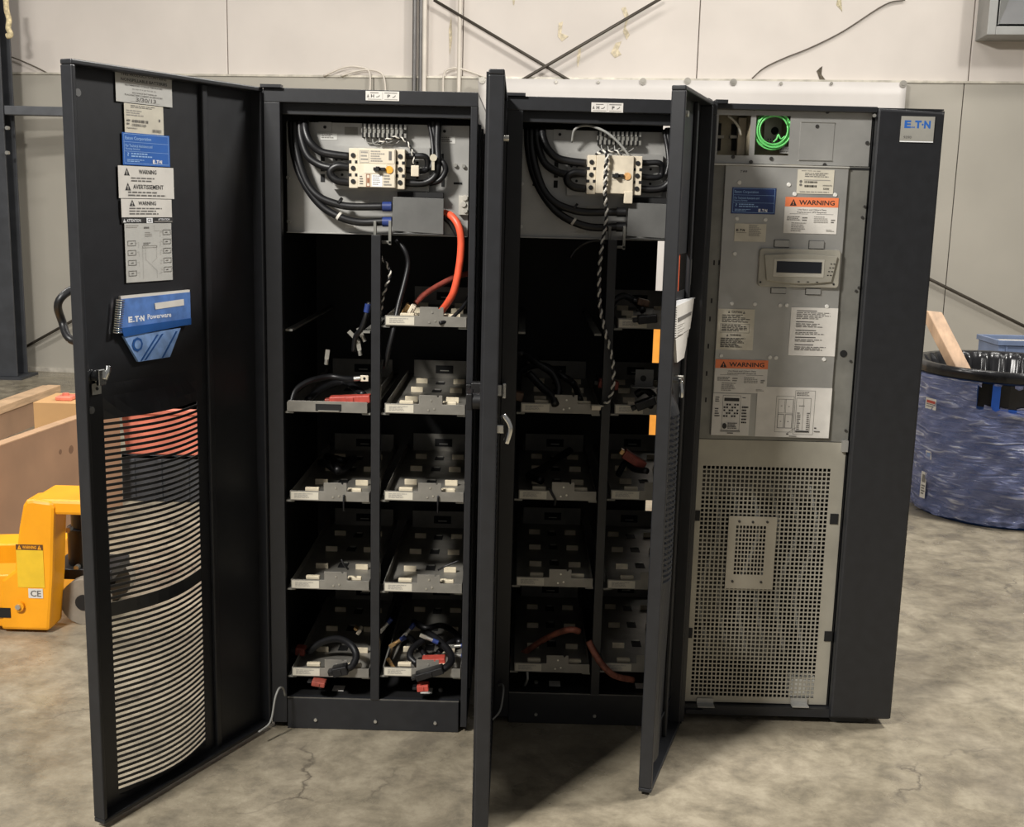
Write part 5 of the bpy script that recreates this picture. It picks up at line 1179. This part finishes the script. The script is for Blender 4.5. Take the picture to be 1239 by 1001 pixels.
mb = MB(); nA, nZ = 160, 44; vs = []
rr = random.Random(3)
for j in range(nZ+1):
    for i in range(nA):
        t = 2*math.pi*i/nA; z = .02+(TH-.075)*j/nZ
        r = TR*(.965+.06*min(1, z/.2))+.006+.004*math.sin(9*t+z*30)+.003*math.sin(23*t-z*50)+rr.uniform(0, .004)+(.02*rr.random() if j < 3 else 0)
        vs.append((TC[0]+r*math.cos(t), TC[1]+r*math.sin(t), z+(rr.uniform(-.008, .008) if 0 < j < nZ else 0)))
fs = []
for j in range(nZ):
    for i in range(nA):
        t = 2*math.pi*(i+.5)/nA; z = .02+(TH-.075)*(j+.5)/nZ
        ang = math.degrees(t)
        if tz0+.01*math.sin(t*40) < z < tz1+.012*math.sin(t*31) and ta0 < ang < ta0+62: continue      # torn open below the rim
        fs.append((j*nA+i, j*nA+(i+1) % nA, (j+1)*nA+(i+1) % nA, (j+1)*nA+i))
mb.add(vs, fs, 0, True); mb.build('film_wrap', FILM, tub)
# bin bag with pleats
BAG = mat('black_bag_film', (26, 26, 28), .25, 0, .2, 20)
mb = MB(); vs = []; n = 220; prof = [(1.038, TH-.045), (1.045, TH-.02), (1.035, TH+.006), (.955, TH+.004), (.905, TH-.035), (.87, TH-.14), (.8, TH-.26), (.5, TH-.32), (.02, TH-.32)]
for i in range(n):
    t = 2*math.pi*i/n
    for j, (r, z) in enumerate(prof):
        k = (.010*math.sin(t*29+.8*math.sin(t*3))+.007*math.sin(t*53+1))*(1 if j > 3 else .08)
        vs.append((TC[0]+(TR*r+k)*math.cos(t), TC[1]+(TR*r+k)*math.sin(t), z))
k = len(prof)
mb.add(vs, [(i*k+j, ((i+1) % n)*k+j, ((i+1) % n)*k+j+1, i*k+j+1) for i in range(n) for j in range(k-1)], 0, True)
solo(mb, 'bin_bag', BAG, 'black plastic bag lining the blue tub', 'bag')
# board sticking out
p0 = at(1122, 376, y=2.78); p1 = at(1140, 378, y=2.78); q0 = at(1158, 446, y=2.62); q1 = at(1176, 448, y=2.62)
bd = thing('wood_board', q0, 'pale wooden board leaning out of the black bag in the blue tub', 'board')
dn = (q0-p0)*.5
vsb = [p0, p1, q1+dn, q0+dn]; off_ = np.array([-.035, .035, .0])
vsb = vsb + [v+off_ for v in vsb]
MB().add(vsb, [(3, 2, 1, 0), (4, 5, 6, 7), (0, 1, 5, 4), (1, 2, 6, 5), (2, 3, 7, 6), (3, 0, 4, 7)]).build('plank', mat('pine_board', (174, 144, 116), .6, 0, .12, 9, stretch=(3, 3, .6)), bd, bevel=.003)
# stand and tote behind the tub
sy = 3.75
a = at(1104, 592, z=0); sx = a[0]-.05; sy = a[1]+.0
zs_ = at(1110, 520, y=sy)[2]
st = thing('storage_stand', (sx+.5, sy+.3, 0), 'dark grey low stand behind the blue tub', 'stand')
MB().box(sx-.2, sx+1.4, sy, sy+.6, zs_-.05, zs_).build('stand_top', DKGREY, st, bevel=.004)
MB().box(sx-.18, sx+1.38, sy+.02, sy+.58, .0, zs_-.05).build('stand_body', DKGREY, st, bevel=.004)
ta = at(1208, 412, y=sy+.25); tb_ = at(1208, 440, y=sy+.25)
TOTE = mat('grey_blue_tote', (108, 122, 150), .45, 0, .06, 10)
to = thing('plastic_tote', (ta[0]+.3, sy+.4, zs_), 'grey blue plastic tote on the stand at the right edge', 'tote')
tx0, tx1 = ta[0]+.012, ta[0]+.62
MB().box(tx0, tx1, sy+.262, sy+.27, zs_, ta[2]).box(tx0, tx1, sy+.56, sy+.568, zs_, ta[2]).box(tx0, tx0+.008, sy+.27, sy+.56, zs_, ta[2]).box(tx1-.008, tx1, sy+.27, sy+.56, zs_, ta[2]).box(tx0, tx1, sy+.262, sy+.568, zs_, zs_+.008).build('tote_body', TOTE, to, bevel=.002)
MB().box(tx0-.012, tx1+.012, sy+.25, sy+.264, ta[2]-.03, ta[2]).box(tx0-.012, tx1+.012, sy+.566, sy+.58, ta[2]-.03, ta[2]).box(tx0-.012, tx0+.002, sy+.264, sy+.566, ta[2]-.03, ta[2]).box(tx1-.002, tx1+.012, sy+.264, sy+.566, ta[2]-.03, ta[2]).build('tote_rim', TOTE, to, bevel=.002)
MB().box(tx0+.04, tx0+.05, sy+.256, sy+.262, zs_+.01, ta[2]-.03).build('tote_rib', TOTE, to)
MB().box(tx0+.05, tx1-.1, sy+.3, sy+.5, zs_+.01, ta[2]-.02).build('tote_content', CREAM, to)
# orange bollard seen through the slit of the middle cabinet
a = at(793, 420, y=4.6)
bo = thing('orange_post', (a[0], 4.6, 0), 'orange post standing behind the cabinets, glimpsed through the slit of the middle cabinet', 'post')
zt = at(793, 392, y=4.6)[2]
MB().cyl((a[0], 4.6, .02), (a[0], 4.6, zt), .06, 20).build('post_tube', mat('orange_post_paint', (240, 160, 60), .45, 0, .05, 10), bo)
MB().cyl((a[0], 4.6, 0), (a[0], 4.6, .02), .12, 20).build('post_foot', DKGREY, bo)
